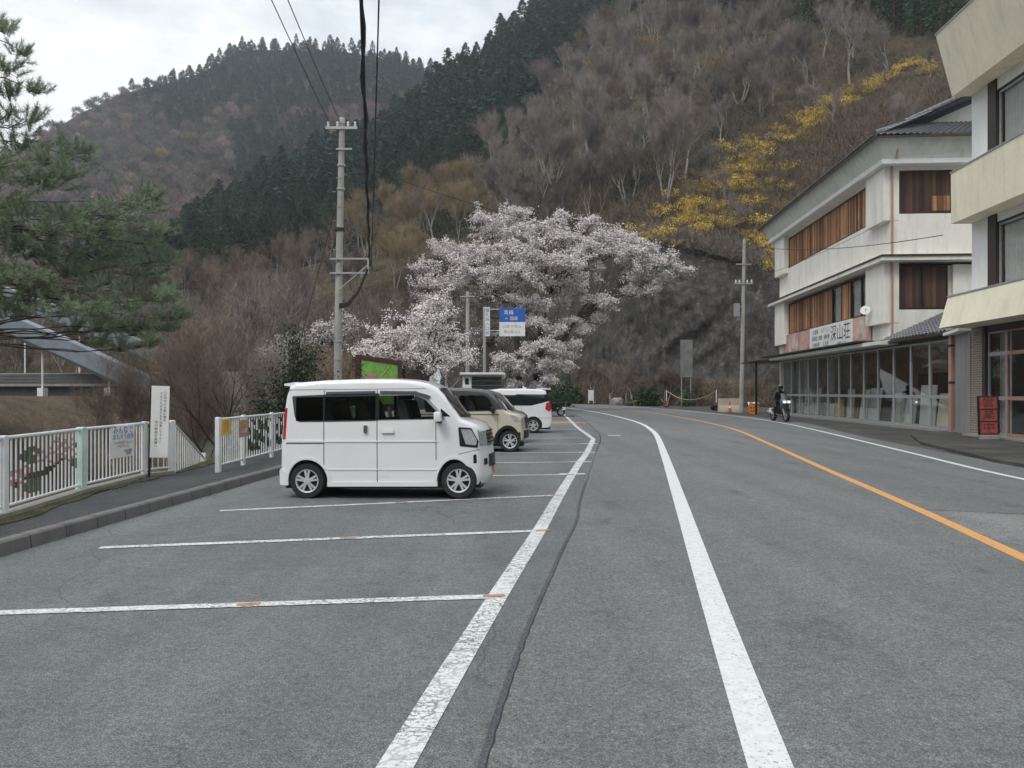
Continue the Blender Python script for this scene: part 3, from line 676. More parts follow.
fc.build('cedar_wood', 'dark evergreen cedar woodland on the far ridge and upper slopes', 'woodland')
fw2.build('bare_wood', 'patches of brown bare trees between the cedars of the middle ridge', 'woodland')
print('cedars', n_ind)

# near hillside: bare trees as individuals, extra ones merged
pts, v = scatter(hillN, rng, -260, 1080, 900, 5.3, .03, 1.0); gpx, gpy = proj(pts)
tv = fbm(pts[:, 0]*.05, pts[:, 1]*.05, 31, 3)
size = 10*F/pts[:, 1]
cnt = dict(g=0, r=0, t=0, c=0); nw = Mass()
def line_y(x): return np.interp(x, [560, 640, 700, 760, 840, 900, 1024], [250, 215, 175, 130, 95, 55, 10])   # open brushy strip below this line
labs = dict(
 g=('bare_tree', 'leafless grey-brown tree with pale stems on the steep slope above the blossoming cherry', 'grey leafless trees on the near hillside'),
 r=('bare_tree', 'leafless russet-twigged tree in the low wood left of the concrete pole', 'russet leafless trees across the gorge'),
 t=('bare_tree', 'leafless tawny tree just budding, at the foot of the wooded near slope', 'tawny leafless trees on the near hillside'),
 c=('cedar_tree', 'dark cedar among bare trees high on the near slope at upper right', 'cedars high on the near hillside'))
for i in np.argsort(pts[:, 1]):
    p = pts[i]; x, y = gpx[i], gpy[i]
    if x > 1060 or x < -60 or y < -70: continue
    op = x > 560 and y > line_y(x)+8
    if op and rng.random() < .72: continue           # brushy open ground
    s = rng.uniform(.8, 1.25)*(.55 if op else 1)
    if (x > 690 and y < 18+(x-740)*.18+tv[i]*16): k = 'c'
    elif x < 345: k = 'r' if tv[i] > -.5 else 'g'
    elif x < 480 and y > 150: k = 't' if tv[i] > -.2 else 'g'
    else: k = 'g' if rng.random() < .93 else 't'
    nm, lb, gr = labs[k]; V_ = {'g': bareG, 'r': bareR, 't': bareT, 'c': cedars}[k]
    if k == 'c': s *= .85
    if cnt['g']+cnt['r']+cnt['t'] >= 290 and k != 'c' or (k == 'c' and cnt['c'] >= 74):
        if k == 'c': nw.add(lowcedar[rng.integers(4)], p, s, rng.uniform(0, 6), (.028, .045, .032))
        else:
            nw.add(puffs[rng.integers(4)], p, (s*1.05, s*1.2), rng.uniform(0, 6), np.array((.125, .105, .095))*rng.uniform(.7, 1.2)); nw.add(stemv[rng.integers(3)], p, (1, 1.1), 0, (.2, .18, .15))
        continue
    cnt[k] += 1
    if x < 345: s *= .8
    plant(nm, lb, 'tree', gr, V_[rng.integers(len(V_))], p-np.array((0, 0, .2)), (s, s, s*rng.uniform(.9, 1.25)), rng.uniform(0, 6))
nw.build('hillside_wood', 'crowded bare trees filling the upper part of the near slope', 'woodland')
print(cnt)
# dry brush over the slopes (uncountable)
def brush(name, label, hill, p0, p1, n, v0, v1, cond, mat, L, W, per=9, seed=0, spreadr=.8):
    g = np.random.default_rng(seed); px = g.uniform(p0, p1, n); v = g.uniform(v0, v1, n); q = hill.at(px, v); x, y = proj(q)
    q = q[cond(x, y)]; Q = np.repeat(q, per, 0); Q = Q+g.normal(size=Q.shape)*(spreadr, spreadr, .12)
    D = g.normal(size=Q.shape)*.65+(0, 0, .9); V, T = slivers(Q, D, g.uniform(*L, len(Q)), W, g)
    return tag(link(name, tri_mesh(name, V, T, mat)), label, 'undergrowth', kind='stuff')
brush('dry_brush', 'tangled dry brown brush covering the open slope above the rock cliff', hillN, 520, 1050, 14000, 0, .75, lambda x, y: (y > line_y(x)-60), MAT['dry'], (.8, 2.4), .075, 8, 1)
brush('dry_brush', 'darker dead scrub scattered over the open slope above the rock cliff', hillN, 520, 1050, 7000, 0, .75, lambda x, y: (y > line_y(x)-80), MAT['darkbrush'], (.6, 2.0), .09, 8, 6, 1.2)
brush('dry_brush', 'grey twiggy brush hanging over the top edge of the rock cliff', hillN, 455, 1050, 1500, 0, .035, lambda x, y: y > -20, MAT['twig'], (.8, 2.4), .05, 16, 7, .9)
brush('undergrowth', 'dead leaves and low russet scrub under the trees across the gorge', hillN, -100, 420, 2200, 0, .9, lambda x, y: y > -20, MAT['darkbrush'], (.5, 1.4), .05, 10, 2, 1.0)
brush('undergrowth', 'dark evergreen scrub among the bare trees of the near slope', hillN, 420, 1000, 6500, 0.1, 1, lambda x, y: (y < line_y(x)-10) & (np.sin(x*.061)+np.sin(y*.083+x*.02) > -.1), MAT['darkscrub'], (.7, 2.4), .15, 14, 4, 1.3)
brush('foot_scrub', 'brown scrub along the foot of the rock cliff', cliff, 545, 800, 1500, 0, .15, lambda x, y: np.sin(x*.11)+np.sin(x*.043+1) > -.5, MAT['dry'], (.3, 1.3), .04, 11, 3, .5)
# yellow-flowering shrubs along the top of the cliff
pxv, vv = np.meshgrid(np.arange(600, 1000, 2.0), np.linspace(0, .9, 220)); SP = hillN.at(pxv.ravel(), vv.ravel()); sx, sy = proj(SP)
def on_hill(px, py):
    k = np.argmin((sx-px)**2+(sy-py)**2); return SP[k]
def shrub_arr(seed, n, L, r=1.0, h=2.3):
    g = np.random.default_rng(seed); a = g.uniform(0, 6.28, 26); segs = []; PP = []; DD = []
    for t in a:
        ln = g.uniform(.4, 1.0)*r; p = Vector((0, 0, -.1)); c = Vector((math.cos(t)*ln, math.sin(t)*ln, h*g.uniform(.6, 1.1)))
        e = c+Vector((math.cos(t)*ln*.6, math.sin(t)*ln*.6, -h*.25)); prev = p
        for k in range(1, 7):
            u = k/6; q = p*(1-u)**2+c*2*u*(1-u)+e*u*u; segs.append((prev, q, .015, .01)); prev = q
            if k > 1: PP.append(tuple(q)); DD.append(tuple((e-p).normalized()))
    PP = np.array(PP); DD = np.array(DD); idx = g.integers(0, len(PP), n)
    V, T = leaves(PP[idx]+g.normal(size=(n, 3))*.16, DD[idx]+g.normal(size=(n, 3))*.8, g.uniform(*L, n), g.uniform(.05, .10, n), g)
    return (tube_arrays(segs, 3), (V, T))
yl = []
for s_ in range(4):
    tr, lf = shrub_arr(s_, 420, (.10, .22)); yl.append((tri_mesh('shrub_stems', *tr, MAT['dry']), tri_mesh('shrub_blossom', *lf, MAT['yellowfl'])))
path = [(735, 180, 9), (725, 195, 9), (712, 208, 9), (745, 168, 8), (690, 222, 9), (720, 180, 7), (800, 128, 6), (815, 120, 6), (830, 110, 5), (845, 104, 5), (655, 243, 8), (668, 232, 10), (685, 226, 14), (700, 215, 20), (712, 200, 22), (722, 185, 20), (735, 172, 14), (748, 163, 10), (700, 236, 8), (725, 228, 8), (808, 125, 8), (820, 116, 8), (833, 108, 7), (848, 102, 6), (868, 90, 5), (880, 84, 6), (893, 76, 6), (915, 68, 6), (930, 65, 5), (800, 133, 6), (782, 145, 8), (765, 155, 8), (770, 180, 12), (752, 200, 14), (738, 205, 14), (775, 235, 10), (690, 200, 12), (765, 262, 10), (772, 245, 8)]
g = np.random.default_rng(8); ny = 0
for (x, y, sp) in path:
    for _ in range(5 if sp > 7 else 3):
        q = on_hill(x+g.normal()*sp*1.1, y+g.normal()*sp*.9); s = g.uniform(.6, 1.25)
        plant('flowering_shrub', 'yellow-flowering shrub growing in the dry brush above the rock cliff', 'shrub', 'yellow-flowering shrubs above the cliff', yl[g.integers(4)], q, (s*1.1, s*1.1, s*.8), g.uniform(0, 6), 0, 'blossom'); ny += 1
print('yellow', ny)

# ---------------- the big cherry tree and small ones
def cherry(name, label, base, blobs, trunks, seed, dens=1.0, size=(.10, .17), bark=None):
    """blobs: (px, py, Y, radius m); limbs run from the trunk tops to them and carry blossom sprays"""
    g = np.random.default_rng(seed); segs = []; PP = []
    B = Vector(base)
    forks = []
    for (dx, dy, hz, fx, r) in trunks:
        p0 = B+Vector((dx, dy, -.3)); p1 = B+Vector((fx*.5, dy*.5, hz*.55)); p2 = B+Vector((fx, 0, hz)); pr = p0
        for k in range(1, 7):
            u = k/6; q = p0*(1-u)**2+p1*2*u*(1-u)+p2*u*u+Vector(g.normal(size=3))*.07; segs.append((pr, q, r*(1-.07*(k-1)), r*(1-.07*k))); pr = q
            if k in (3, 4, 5, 6): forks.append((q, r*(1-.08*k)))
    for (px, py, Y, rad) in blobs:
        c = P(px, py, Y); f, r = min(forks, key=lambda o: (o[0]-c).length*(1.0 if o[0].z < c.z+1 else 2.2)); r = min(r*.55, .17)
        mid = f*.5+c*.5+Vector((g.normal()*.4, g.normal()*.5, .12*(c-f).length*.6)); pr = f; LP = []
        for k in range(1, 9):
            u = k/8; q = f*(1-u)**2+mid*2*u*(1-u)+c*u*u+Vector(g.normal(size=3))*.09; segs.append((pr, q, max(.025, r*(1.04-.11*k)), max(.022, r*(1-.11*k)))); pr = q; LP.append(q)
        # sprays
        for _ in range(int(10*rad*dens)+5):
            st = LP[-1] if g.random() < .75 else LP[g.integers(4, 8)]
            d = unit(g.normal(size=3)*(1, 1, .38)); tgt = c+Vector(d*(1, 1, 1))*rad*g.uniform(.35, 1.85); tgt.z += g.uniform(-.15, .25)*rad
            m2 = st*.5+tgt*.5+Vector(g.normal(size=3))*.25*rad*.5; pr = st; n = 8
            for k in range(1, n+1):
                u = k/n; q = st*(1-u)**2+m2*2*u*(1-u)+tgt*u*u; segs.append((pr, q, .024*(1.1-u*.8), .024*(1.05-u*.8))); pr = q
                if k >= 3:
                    for _k in range(4):
                        dd = Vector(unit(g.normal(size=3)*(1, 1, .5)))*g.uniform(.15, .55); segs.append((q, q+dd, .008, .004))
                        for e in np.linspace(.2, 1, 5): PP.append(tuple(q+dd*float(e)))
    PP = np.array(PP); n = len(PP); PP = PP+g.normal(size=PP.shape)*.09
    V, T = leaves(PP, g.normal(size=(n, 3)), g.uniform(*size, n), g.uniform(size[0]*.8, size[1]*.85, n), g)
    r = thing(name, label, 'tree', tuple(B)); inv = np.array(B)
    tv, tt = tube_arrays(segs, 6)
    link('trunk', tri_mesh('trunk', tv-inv, tt, bark or MAT['bark']), r); link('crown', tri_mesh('crown', V-inv, T, MAT['blossom']), r)
    print(name, n); return r
Yc = 66
bl = [(450, 262, 66, 1.5), (436, 285, 65, 1.5), (462, 250, 67, 1.6), (470, 275, 64, 1.7), (430, 300, 67, 1.0), (455, 295, 66, 1.2), (485, 262, 67, 1.7), (492, 232, 68, 1.2), (480, 218, 67, .8), (503, 222, 66, .9), (518, 213, 66, .9), (515, 232, 65, 1.3), (508, 252, 64, 1.7), (530, 245, 66, 1.6), (540, 228, 68, 1.3), (545, 262, 64, 1.6), (562, 236, 67, 1.2), (520, 270, 63, 1.6), (500, 285, 65, 1.5), (545, 282, 65, 1.3), (570, 262, 63, 1.3), (575, 242, 66, 1.1), (592, 222, 68, .8), (588, 250, 65, 1.3), (600, 240, 66, 1.2), (612, 250, 66, 1.3), (625, 238, 67, 1.1), (632, 255, 65, 1.3), (645, 247, 66, 1.1), (655, 262, 66, 1.2), (668, 262, 66, 1.0), (678, 270, 66, .8), (640, 272, 66, .9), (662, 276, 66, .8), (590, 268, 66, 1.0), (575, 285, 65, .9), (595, 300, 66, .8), (608, 303, 65, .6), (560, 300, 66, .9),
 (535, 320, 64, .9), (555, 330, 65, .9), (570, 322, 66, .6), (545, 345, 63, .9), (560, 350, 65, .8), (528, 350, 64, .8), (575, 345, 66, .5), (520, 365, 64, .9), (545, 365, 64, .8), (505, 360, 63, .6), (565, 365, 65, .6), (550, 380, 64, .5), (490, 300, 67, .8), (475, 305, 68, .9), (505, 335, 67, .6), (465, 318, 68, .7), (478, 335, 69, .6), (540, 305, 64, .8), (520, 300, 64, .8), (585, 330, 66, .4), (570, 355, 66, .4), (495, 375, 65, .4), (535, 388, 65, .4), (515, 385, 64, .4), (600, 318, 66, .4), (655, 290, 66, .4), (630, 290, 66, .5), (420, 268, 66, .6), (560, 215, 68, .6), (440, 250, 67, .8)]
cherry('cherry_tree', 'big spreading cherry tree in full pale blossom at the bend of the road', (1.25, Yc, 0), bl, [(-.6, 0, 9.5, -1.2, .30), (.7, .3, 10.5, 1.9, .34), (.2, 0, 8, 4.2, .2)], 4, 1.6, (.08, .175))
bl2 = [(372, 345, 47, .8), (385, 335, 46, .9), (398, 342, 48, 1), (410, 330, 47, 1), (420, 320, 46, .9), (432, 330, 47, 1), (440, 345, 48, 1), (428, 352, 46, .9), (445, 318, 47, .7), (405, 355, 47, .9), (390, 355, 46, .7), (455, 338, 48, .8), (450, 360, 47, .8), (435, 368, 46, .7), (360, 352, 47, .5), (418, 343, 46, .8), (462, 355, 48, .7), (380, 350, 45, .6), (425, 308, 47, .6), (436, 300, 47, .7)]
cherry('cherry_tree', 'small cherry tree in thin white blossom behind the green map board', (-5.9, 47, -.5), bl2, [(-.2, 0, 3.4, -.8, .16), (.2, .2, 3.8, .9, .15)], 5, .5, (.06, .11))
bl3 = [(325, 326, 42, .6), (290, 345, 41, .7), (335, 340, 42, .7), (350, 330, 42, .7), (305, 345, 42, .6), (345, 318, 42, .4), (318, 338, 43, .6), (272, 352, 41, .4)]
cherry('cherry_tree', 'low cherry tree in white blossom behind the dark evergreen bush', (-12.5, 42, -2.5), bl3, [(-.2, 0, 4.2, -.8, .13), (.2, .2, 4.6, .9, .12)], 6, .6, (.05, .10))

# ---------------- left foreground: pine, bare trees, evergreen bush
def pine():
    g = np.random.default_rng(12); segs = []; PP = []; DD = []
    base = Vector((-15.6, 19.0, -3.5)); top = Vector((-13.4, 19.5, 12.5)); pr = base; tr = []
    for k in range(1, 13):
        u = k/12; q = base.lerp(top, u)+Vector((math.sin(u*6)*.25, 0, 0)); segs.append((pr, q, .30*(1.03-u*.9), .30*(1-u*.9))); pr = q; tr.append(q)
    cl = [(-150, 60, .7), (-130, 150, .9), (-170, 220, 1.0), (-90, 90, .8), (-60, 20, .5), (-90, -20, .6), (-200, 290, .9), (-120, 260, .9), (-70, 150, .8), (-110, 200, .9), (-160, 120, .8), (8, 70, .35), (20, 55, .25), (35, 92, .3), (8, 95, .4), (28, 120, .5), (0, 125, .7), (20, 150, .6), (50, 162, .6), (75, 155, .5), (10, 180, .8), (40, 185, .7), (-10, 205, .9), (30, 215, .7), (65, 178, .4), (55, 235, .6), (85, 228, .7), (110, 215, .7), (135, 208, .6), (150, 200, .35), (0, 245, .9), (30, 255, .8), (60, 262, .8), (95, 258, .8), (125, 245, .7), (150, 232, .45), (10, 280, .8), (45, 290, .8), (80, 290, .8), (110, 285, .7), (140, 275, .6), (160, 262, .35), (0, 310, .6), (95, 315, .6), (60, 312, .6), (125, 308, .6), (150, 300, .5), (165, 320, .35), (110, 330, .5), (140, 330, .45), (75, 275, .7), (20, 230, .8), (-30, 160, .9), (-30, 260, .9), (-40, 210, .9), (3, 30, .2), (35, 305, .7), (15, 318, .4), (-20, 300, .8), (100, 328, .3), (140, 335, .35), (165, 330, .3), (178, 318, .25), (165, 300, .25), (95, 345, .25), (125, 350, .25), (150, 345, .2), (80, 330, .3), (70, 215, .5), (100, 235, .5), (30, 235, .6)]
    for (px, py, rad) in cl:
        Y = 19.0+g.normal()*.9; c = P(px, py, Y); rad *= .95
        f = min(tr, key=lambda q: (q-(c+Vector((0, 0, .6)))).length+abs(q.z-c.z)*1.5); mid = f*.5+c*.5+Vector((g.normal()*.3, g.normal()*.5, g.uniform(-.10, .16)*(c-f).length)); pr = f; LP = []
        for k in range(1, 9):
            u = k/8; q = f*(1-u)**2+mid*2*u*(1-u)+c*u*u+Vector(g.normal(size=3))*.03; segs.append((pr, q, .028*(1.1-u*.8), .028*(1.0-u*.8))); pr = q; LP.append(q)
        for _ in range(int(38*rad)+8):
            d = unit(g.normal(size=3)*(1.3, 1.1, .33)); q = c+Vector(d)*rad*float(g.uniform(.2, 1.1)); st = LP[g.integers(6, 8)]
            st = st.lerp(q, .35); segs.append((st, q, .006, .004)); ax = unit(np.array(q-st)+(0, 0, .25))
            for s in np.linspace(0, .28, 5):
                m = 15; PP.append(np.array(q)+ax*s+g.normal(size=(m, 3))*.012); DD.append(ax*.75+g.normal(size=(m, 3))*.6+(0, 0, .25))
    PP = np.concatenate(PP); DD = np.concatenate(DD); V, T = slivers(PP, DD, g.uniform(.10, .20, len(PP)), .0105, g)
    r = thing('pine_tree', 'large soft-needled green pine leaning in at the left edge above the bridge', 'tree', tuple(base)); inv = np.array(base)
    tv, tt = tube_arrays(segs, 5); link('trunk', tri_mesh('trunk', tv-inv, tt, MAT['bark']), r); link('crown', tri_mesh('crown', V-inv, T, MAT['pine']), r); print('pine', len(PP))
pine()
bigs = []
for s_ in range(4):
    (tv, tt), (cv, ct) = bare_arrays(300+s_, 14, 1+(s_ % 2), .50, .55, 4, 7, (.4, 1.0), .024, .34, .016); bigs.append((tri_mesh('bare_trunk', tv, tt, MAT['greybark']), tri_mesh('bare_crown', cv, ct, MAT['twig'])))
for i, (px, Y, z, h, lb) in enumerate(((285, 60, -4, 15.5, 'tall rounded leafless tree with spreading grey limbs left of the concrete pole'), (240, 55, -5, 14.5, 'spreading leafless grey tree, second of the tall ones right of the pine'), (205, 50, -5, 12.5, 'spreading leafless grey tree nearest the pine tips'), (318, 68, -4, 15, 'tall leafless grey tree rising directly behind the guy wire'), (262, 72, -4, 18, 'tallest leafless grey tree below the dark cedars at left centre'), (365, 70, -3, 13, 'leafless grey tree between the concrete pole and the hanging cable loop'), (170, 62, -5, 14, 'leafless grey tree rising behind the right tips of the pine'))):
    plant('bare_tree', lb, 'tree', None, bigs[i % 4], ((px-512)/F*Y, Y, z), h/14, i*1.7)
near_bare = [   # px of stem foot, Y, foot z, height, mesh kind, label
 (232, 24, -2.5, 6.2, 'b', 'leafless dark tree with a leaning forked trunk behind the steps'),
 (295, 30, -2, 6.0, 'b', 'leafless dark tree beside the evergreen bush behind the minivan'),
 (165, 30, -4, 8.4, 'r', 'leafless reddish tree rising behind the vertical white banner'),
 (205, 34, -4, 9.4, 'r', 'leafless reddish tree behind the gap in the white fence'),
 (250, 38, -4, 9.0, 'r', 'tall leafless reddish tree left of the pole, behind the low white cherry'),
 (130, 38, -4, 8.0, 'r', 'leafless reddish tree behind the end of the blue-grey arch'),
 (182, 44, -4, 9.6, 'r', 'leafless reddish tree beside the bridge abutment'),
 (215, 28, -3.5, 6.8, 'b', 'thin leafless tree just right of the stair railing'),
 (60, 22, -5, 6.4, 'b', 'leafless dark tree seen in front of the bridge deck'),
 (-25, 16, -3.8, 4.6, 'b', 'leafless dark tree behind the left end of the white fence'),
 (278, 66, -4, 15, 'g', 'broad rounded leafless tree above the low white cherry, its top just under the cedars'),
 (238, 58, -4, 13.5, 'g', 'rounded leafless grey-brown tree between the pine tips and the concrete pole'),
 (195, 56, -5, 12, 't', 'leafless tan-brown tree close to the right tips of the pine'),
 (318, 72, -4, 14, 'g', 'leafless grey tree directly left of the concrete pole'),
 (352, 74, -3, 12, 't', 'leafless tan tree showing just right of the concrete pole'),
 (375, 60, -1, 9.5, 'g', 'leafless tree with a pale crooked trunk behind the cherry by the map board'),
 (395, 64, -1, 12, 'g', 'tall leafless tree left of the big cherry crown'),
 (290, 62, -3, 12, 'g', 'broad leafless grey tree beyond the low white cherry'),
 (325, 58, -3, 9, 't', 'leafless tawny tree left of the concrete pole foot'),
 (440, 84, -1, 13, 'g', 'tall leafless tree behind the top left of the cherry crown'),
]
vb = []
for s_ in range(5):
    (tv, tt), (cv, ct) = bare_arrays(200+s_, 6, 1+(s_ % 2), .5, .45, 4, 6, (.18, .45), .007, .11, .007); vb.append((tri_mesh('bare_trunk', tv, tt, MAT['bark']), tri_mesh('bare_crown', cv, ct, MAT['twig'])))
vr = []
for s_ in range(4):
    (tv, tt), (cv, ct) = bare_arrays(230+s_, 9, 2+(s_ % 2), .36, 1.2, 4, 12, (.25, .6), .010, .09, .008); vr.append((tri_mesh('bare_trunk', tv, tt, MAT['palebark']), tri_mesh('bare_crown', cv, ct, MAT['redtwig'])))
for i, (px, Y, z, h, k, lb) in enumerate(near_bare):
    V_ = {'b': vb, 'r': vr, 'g': bareG, 't': bareT}[k]; hh = {'b': 6, 'r': 9, 'g': 10, 't': 9}[k]
    plant('bare_tree', lb, 'tree', None, V_[i % len(V_)], ((px-512)/F*Y, Y, z), h/hh, i*1.3, .12 if k == 'b' else 0)
def bush(name, label, cat, loc, rad, h, n, mat, seed, lf=(.05, .09), stemm='bark'):
    g = np.random.default_rng(seed); segs = []; PP = []
    for _ in range(60):
        d = unit(g.normal(size=3)); d[2] = abs(d[2])*.9+.1; e = np.array((d[0]*rad, d[1]*rad, d[2]*h))*g.uniform(.55, 1.05); segs.append((Vector((0, 0, -.1)), Vector(e), .02, .006))
        for u in np.linspace(.45, 1.0, 7): PP.append(e*u)
    PP = np.array(PP); idx = g.integers(0, len(PP), n); Q = PP[idx]+g.normal(size=(n, 3))*rad*.11
    V, T = leaves(Q, g.normal(size=(n, 3))+(0, 0, .2), g.uniform(*lf, n), g.uniform(lf[0]*.5, lf[1]*.6, n), g)
    r = thing(name, label, cat, loc); link('stems', tri_mesh('stems', *tube_arrays(segs, 4), MAT[stemm]), r); link('foliage', tri_mesh('foliage', V, T, mat), r); return r
bush('evergreen_bush', 'dark evergreen bush between the rear of the white minivan and the concrete pole', 'bush', (-7.9, 27, -.8), 1.75, 4.5, 20000, MAT['bush'], 1, (.07, .14))
bush('evergreen_bush', 'dark green bush against the foot of the concrete pole, right-hand one', 'bush', (-6.1, 29.5, -.3), 1.0, 3.1, 7000, MAT['bush'], 2, (.07, .13))
bush('evergreen_bush', 'dark evergreen bush growing through the fence rails behind the minivan', 'bush', (-6.9, 19.5, -.4), .7, 1.5, 3500, MAT['bush'], 7, (.05, .09))
bush('evergreen_bush', 'low round green bush behind the small white stand at the road bend', 'bush', (8.5, 108, 0), 2.2, 3.2, 3500, MAT['bush'], 3, (.2, .4))
bush('evergreen_bush', 'dark bush at the foot of the cliff left of the roped area', 'bush', (16.4, 91, 0), 1.9, 2.6, 2600, MAT['bush'], 4, (.2, .4))
bush('evergreen_bush', 'green bush at the cliff foot behind the middle of the rope', 'bush', (20.6, 88, 0), 1.2, 2.2, 1600, MAT['bush'], 5, (.15, .3))
bush('evergreen_bush', 'dark bush under the right side of the big cherry tree', 'bush', (4.5, 84, 0), 3.0, 3.0, 5000, MAT['bush'], 6, (.2, .4))
bush('evergreen_bush', 'green bush under the left side of the big cherry tree', 'bush', (-1.7, 72, 0), 1.8, 3.0, 3500, MAT['bush'], 8, (.15, .3))
(tv, tt), (cv, ct) = bare_arrays(260, 5.5, 1, .6, .5, 4, 7, (.3, .6), .02, .12, .01)
plant('bare_tree', 'small pale leafless tree at the cliff foot beside the yellow tub', 'tree', None, (tri_mesh('bare_trunk', tv, tt, MAT['palebark']), tri_mesh('bare_crown', cv, ct, MAT['redtwig'])), (15.2, 93, 0), 1.15, 1)
for i, (x, y, s, lb) in enumerate(((7.5, 112, 1.0, 'bare reddish scrub tree behind the white stand at the bend'), (11.5, 104, 1.0, 'bare reddish scrub tree behind the row of low stones'), (19, 92.5, .9, 'bare reddish scrub tree left of the grey panel on the cliff'), (21.5, 92, .8, 'bare reddish scrub tree right of the grey panel on the cliff'), (13.3, 100, 1.0, 'bare reddish scrub tree behind the yellow tub'))):
    plant('scrub_tree', lb, 'tree', None, bareR[i % 3], (x, y, 0), (s*.8, s*.8, s*.62), i)
# ------------------------------------------------------------------ vehicles
def arc(cx, cz, r, a0, a1, n): return [(cx+r*math.cos(R(a0+(a1-a0)*i/n)), cz+r*math.sin(R(a0+(a1-a0)*i/n))) for i in range(n+1)]
def rpoly(pts, r, n=4):
    """round the corners of a polygon"""
    out = []; m = len(pts)
    for i in range(m):
        p = Vector(pts[i]); a = Vector(pts[i-1]); b_ = Vector(pts[(i+1) % m]); q = r[i] if isinstance(r, (list, tuple)) else r
        da = (a-p); db = (b_-p); k = min(q, da.length*.45, db.length*.45)
        if k < 1e-4: out.append(tuple(p)); continue
        s = p+da.normalized()*k; e = p+db.normalized()*k
        for j in range(n+1):
            u = j/n; w_ = s*(1-u)**2+p*2*u*(1-u)+e*u*u; out.append(tuple(w_))
    return out
class Car:
    def __init__(s, name, label, loc, rz, L, W, Ht, top, wheels, wr, belt, tum=.11, sill=.22, paint='carwhite', group=None, two=None):
        s.L, s.W, s.H, s.belt, s.tum = L, W, Ht, belt, tum; s.top = top
        s.o = thing(name, label, 'car', loc, rz, group)
        # silhouette polygon: top outline rear->front, then bottom front->rear with arches
        ar = wr+.055; pts = list(top)
        for cx in sorted(wheels, reverse=True):
            h0 = math.degrees(math.asin(max(-1, min(1, (sill-wr)/ar))))
            pts += [(x, z) for x, z in arc(cx, wr, ar, h0, 180-h0, 14)]
        s.sil = pts; nt_ = len(top)
        bm = bmesh.new(); vs = [bm.verts.new((x, -W/2, z)) for x, z in pts]; f = bm.faces.new(vs)
        r = bmesh.ops.extrude_face_region(bm, geom=[f]); 
        for v in r['geom']:
            if isinstance(v, bmesh.types.BMVert): v.co.y = W/2
        bm.verts.ensure_lookup_table(); bm.edges.ensure_lookup_table()
        tops = set((round(x, 4), round(z, 4)) for x, z in top)
        be = [e for e in bm.edges if abs(e.verts[0].co.y-e.verts[1].co.y) < 1e-5 and all((round(v.co.x, 4), round(v.co.z, 4)) in tops for v in e.verts)]
        bmesh.ops.bevel(bm, geom=be, offset=.065, segments=4, profile=.5, affect='EDGES')
        s.finish(bm, 'body', [MAT[paint]]+([MAT[two]] if two else []), s.o, smooth=True, two=two)
        mb = MB(); mb.box(wheels[0]-ar-.02, wheels[1]+ar+.02, -W/2+.24, W/2-.24, .16, wr+ar+.02); mb.box(.12, L-.12, -W/2+.12, W/2-.12, .16, sill+.04); mb.build('underbody', MAT['black'], s.o)
        for cx in wheels:
            for sd in (-1, 1): s.wheel(cx, sd*(W/2-.105), wr, sd)
    def deform(s, p):
        x, y, z = p
        k = 1.0
        if z > s.belt: k *= 1-s.tum*((z-s.belt)/(s.H-s.belt))**1.1
        fr = max(0, (x-(s.L-.75))/.75); re = max(0, (.45-x)/.45)
        k *= 1-.10*fr**2.2-.05*re**2
        yy = y/(s.W/2)
        x2 = x-.17*fr*yy*yy+.06*re*yy*yy
        if z > s.H-.25: z = z-.03*yy*yy
        return Vector((x2, y*k, z))
    def finish(s, bm, name, mats, parent, smooth=False, two=None, label=None, step=.11):
        for z in np.arange(.1, s.H+.1, step): bmesh.ops.bisect_plane(bm, geom=bm.verts[:]+bm.edges[:]+bm.faces[:], plane_co=(0, 0, z), plane_no=(0, 0, 1))
        for x in np.arange(.05, s.L, .16): bmesh.ops.bisect_plane(bm, geom=bm.verts[:]+bm.edges[:]+bm.faces[:], plane_co=(x, 0, 0), plane_no=(1, 0, 0))
        for y in (-.6, -.5, -.3, 0, .3, .5, .6): bmesh.ops.bisect_plane(bm, geom=bm.verts[:]+bm.edges[:]+bm.faces[:], plane_co=(0, y*s.W/1.475, 0), plane_no=(0, 1, 0))
        if two:
            for f in bm.faces:
                if f.calc_center_median().z > s.belt+.06: f.material_index = 1
        for v in bm.verts: v.co = s.deform(v.co)
        bmesh.ops.recalc_face_normals(bm, faces=bm.faces)
        me = bpy.data.meshes.new(name); bm.to_mesh(me); bm.free()
        for m in mats: me.materials.append(m)
        if smooth: me.polygons.foreach_set('use_smooth', [True]*len(me.polygons)); me.set_sharp_from_angle(angle=R(30))
        return link(name, me, parent, label)
    def side(s, name, poly, mat, off=.006, th=.02, sides=(-1, 1), parent=None, label=None):
        out = []
        for sd in sides:
            bm = bmesh.new(); y0 = sd*(s.W/2+off); y1 = sd*(s.W/2-th)
            a = [bm.verts.new((x, y0, z)) for x, z in poly]; b_ = [bm.verts.new((x, y1, z)) for x, z in poly]
            bm.faces.new(a)
            for i in range(len(a)): j = (i+1) % len(a); bm.faces.new((a[i], a[j], b_[j], b_[i]))
            out.append(s.finish(bm, name, [MAT[mat]], parent or s.o, label=label))
        return out
    def cap(s, name, path, y0, y1, mat, off=.008, parent=None, ny=14, taper=0, label=None):
        """patch lying on the top/front outline along path [(x,z)...], y0..y1"""
        vs = []; fs = []; n = len(path)
        for i, (x, z) in enumerate(path):
            a = Vector(path[max(i-1, 0)]); b_ = Vector(path[min(i+1, n-1)]); d = (b_-a).normalized(); nx, nz = -d.y, d.x
            if s.cx(a, b_, nx, nz): nx, nz = -nx, -nz
            tp = 1-taper*i/(max(1, n-1))
            for k in range(ny+1):
                y = (y0+(y1-y0)*k/ny)*tp; vs.append(s.deform((x+nx*off, y, z+nz*off)))
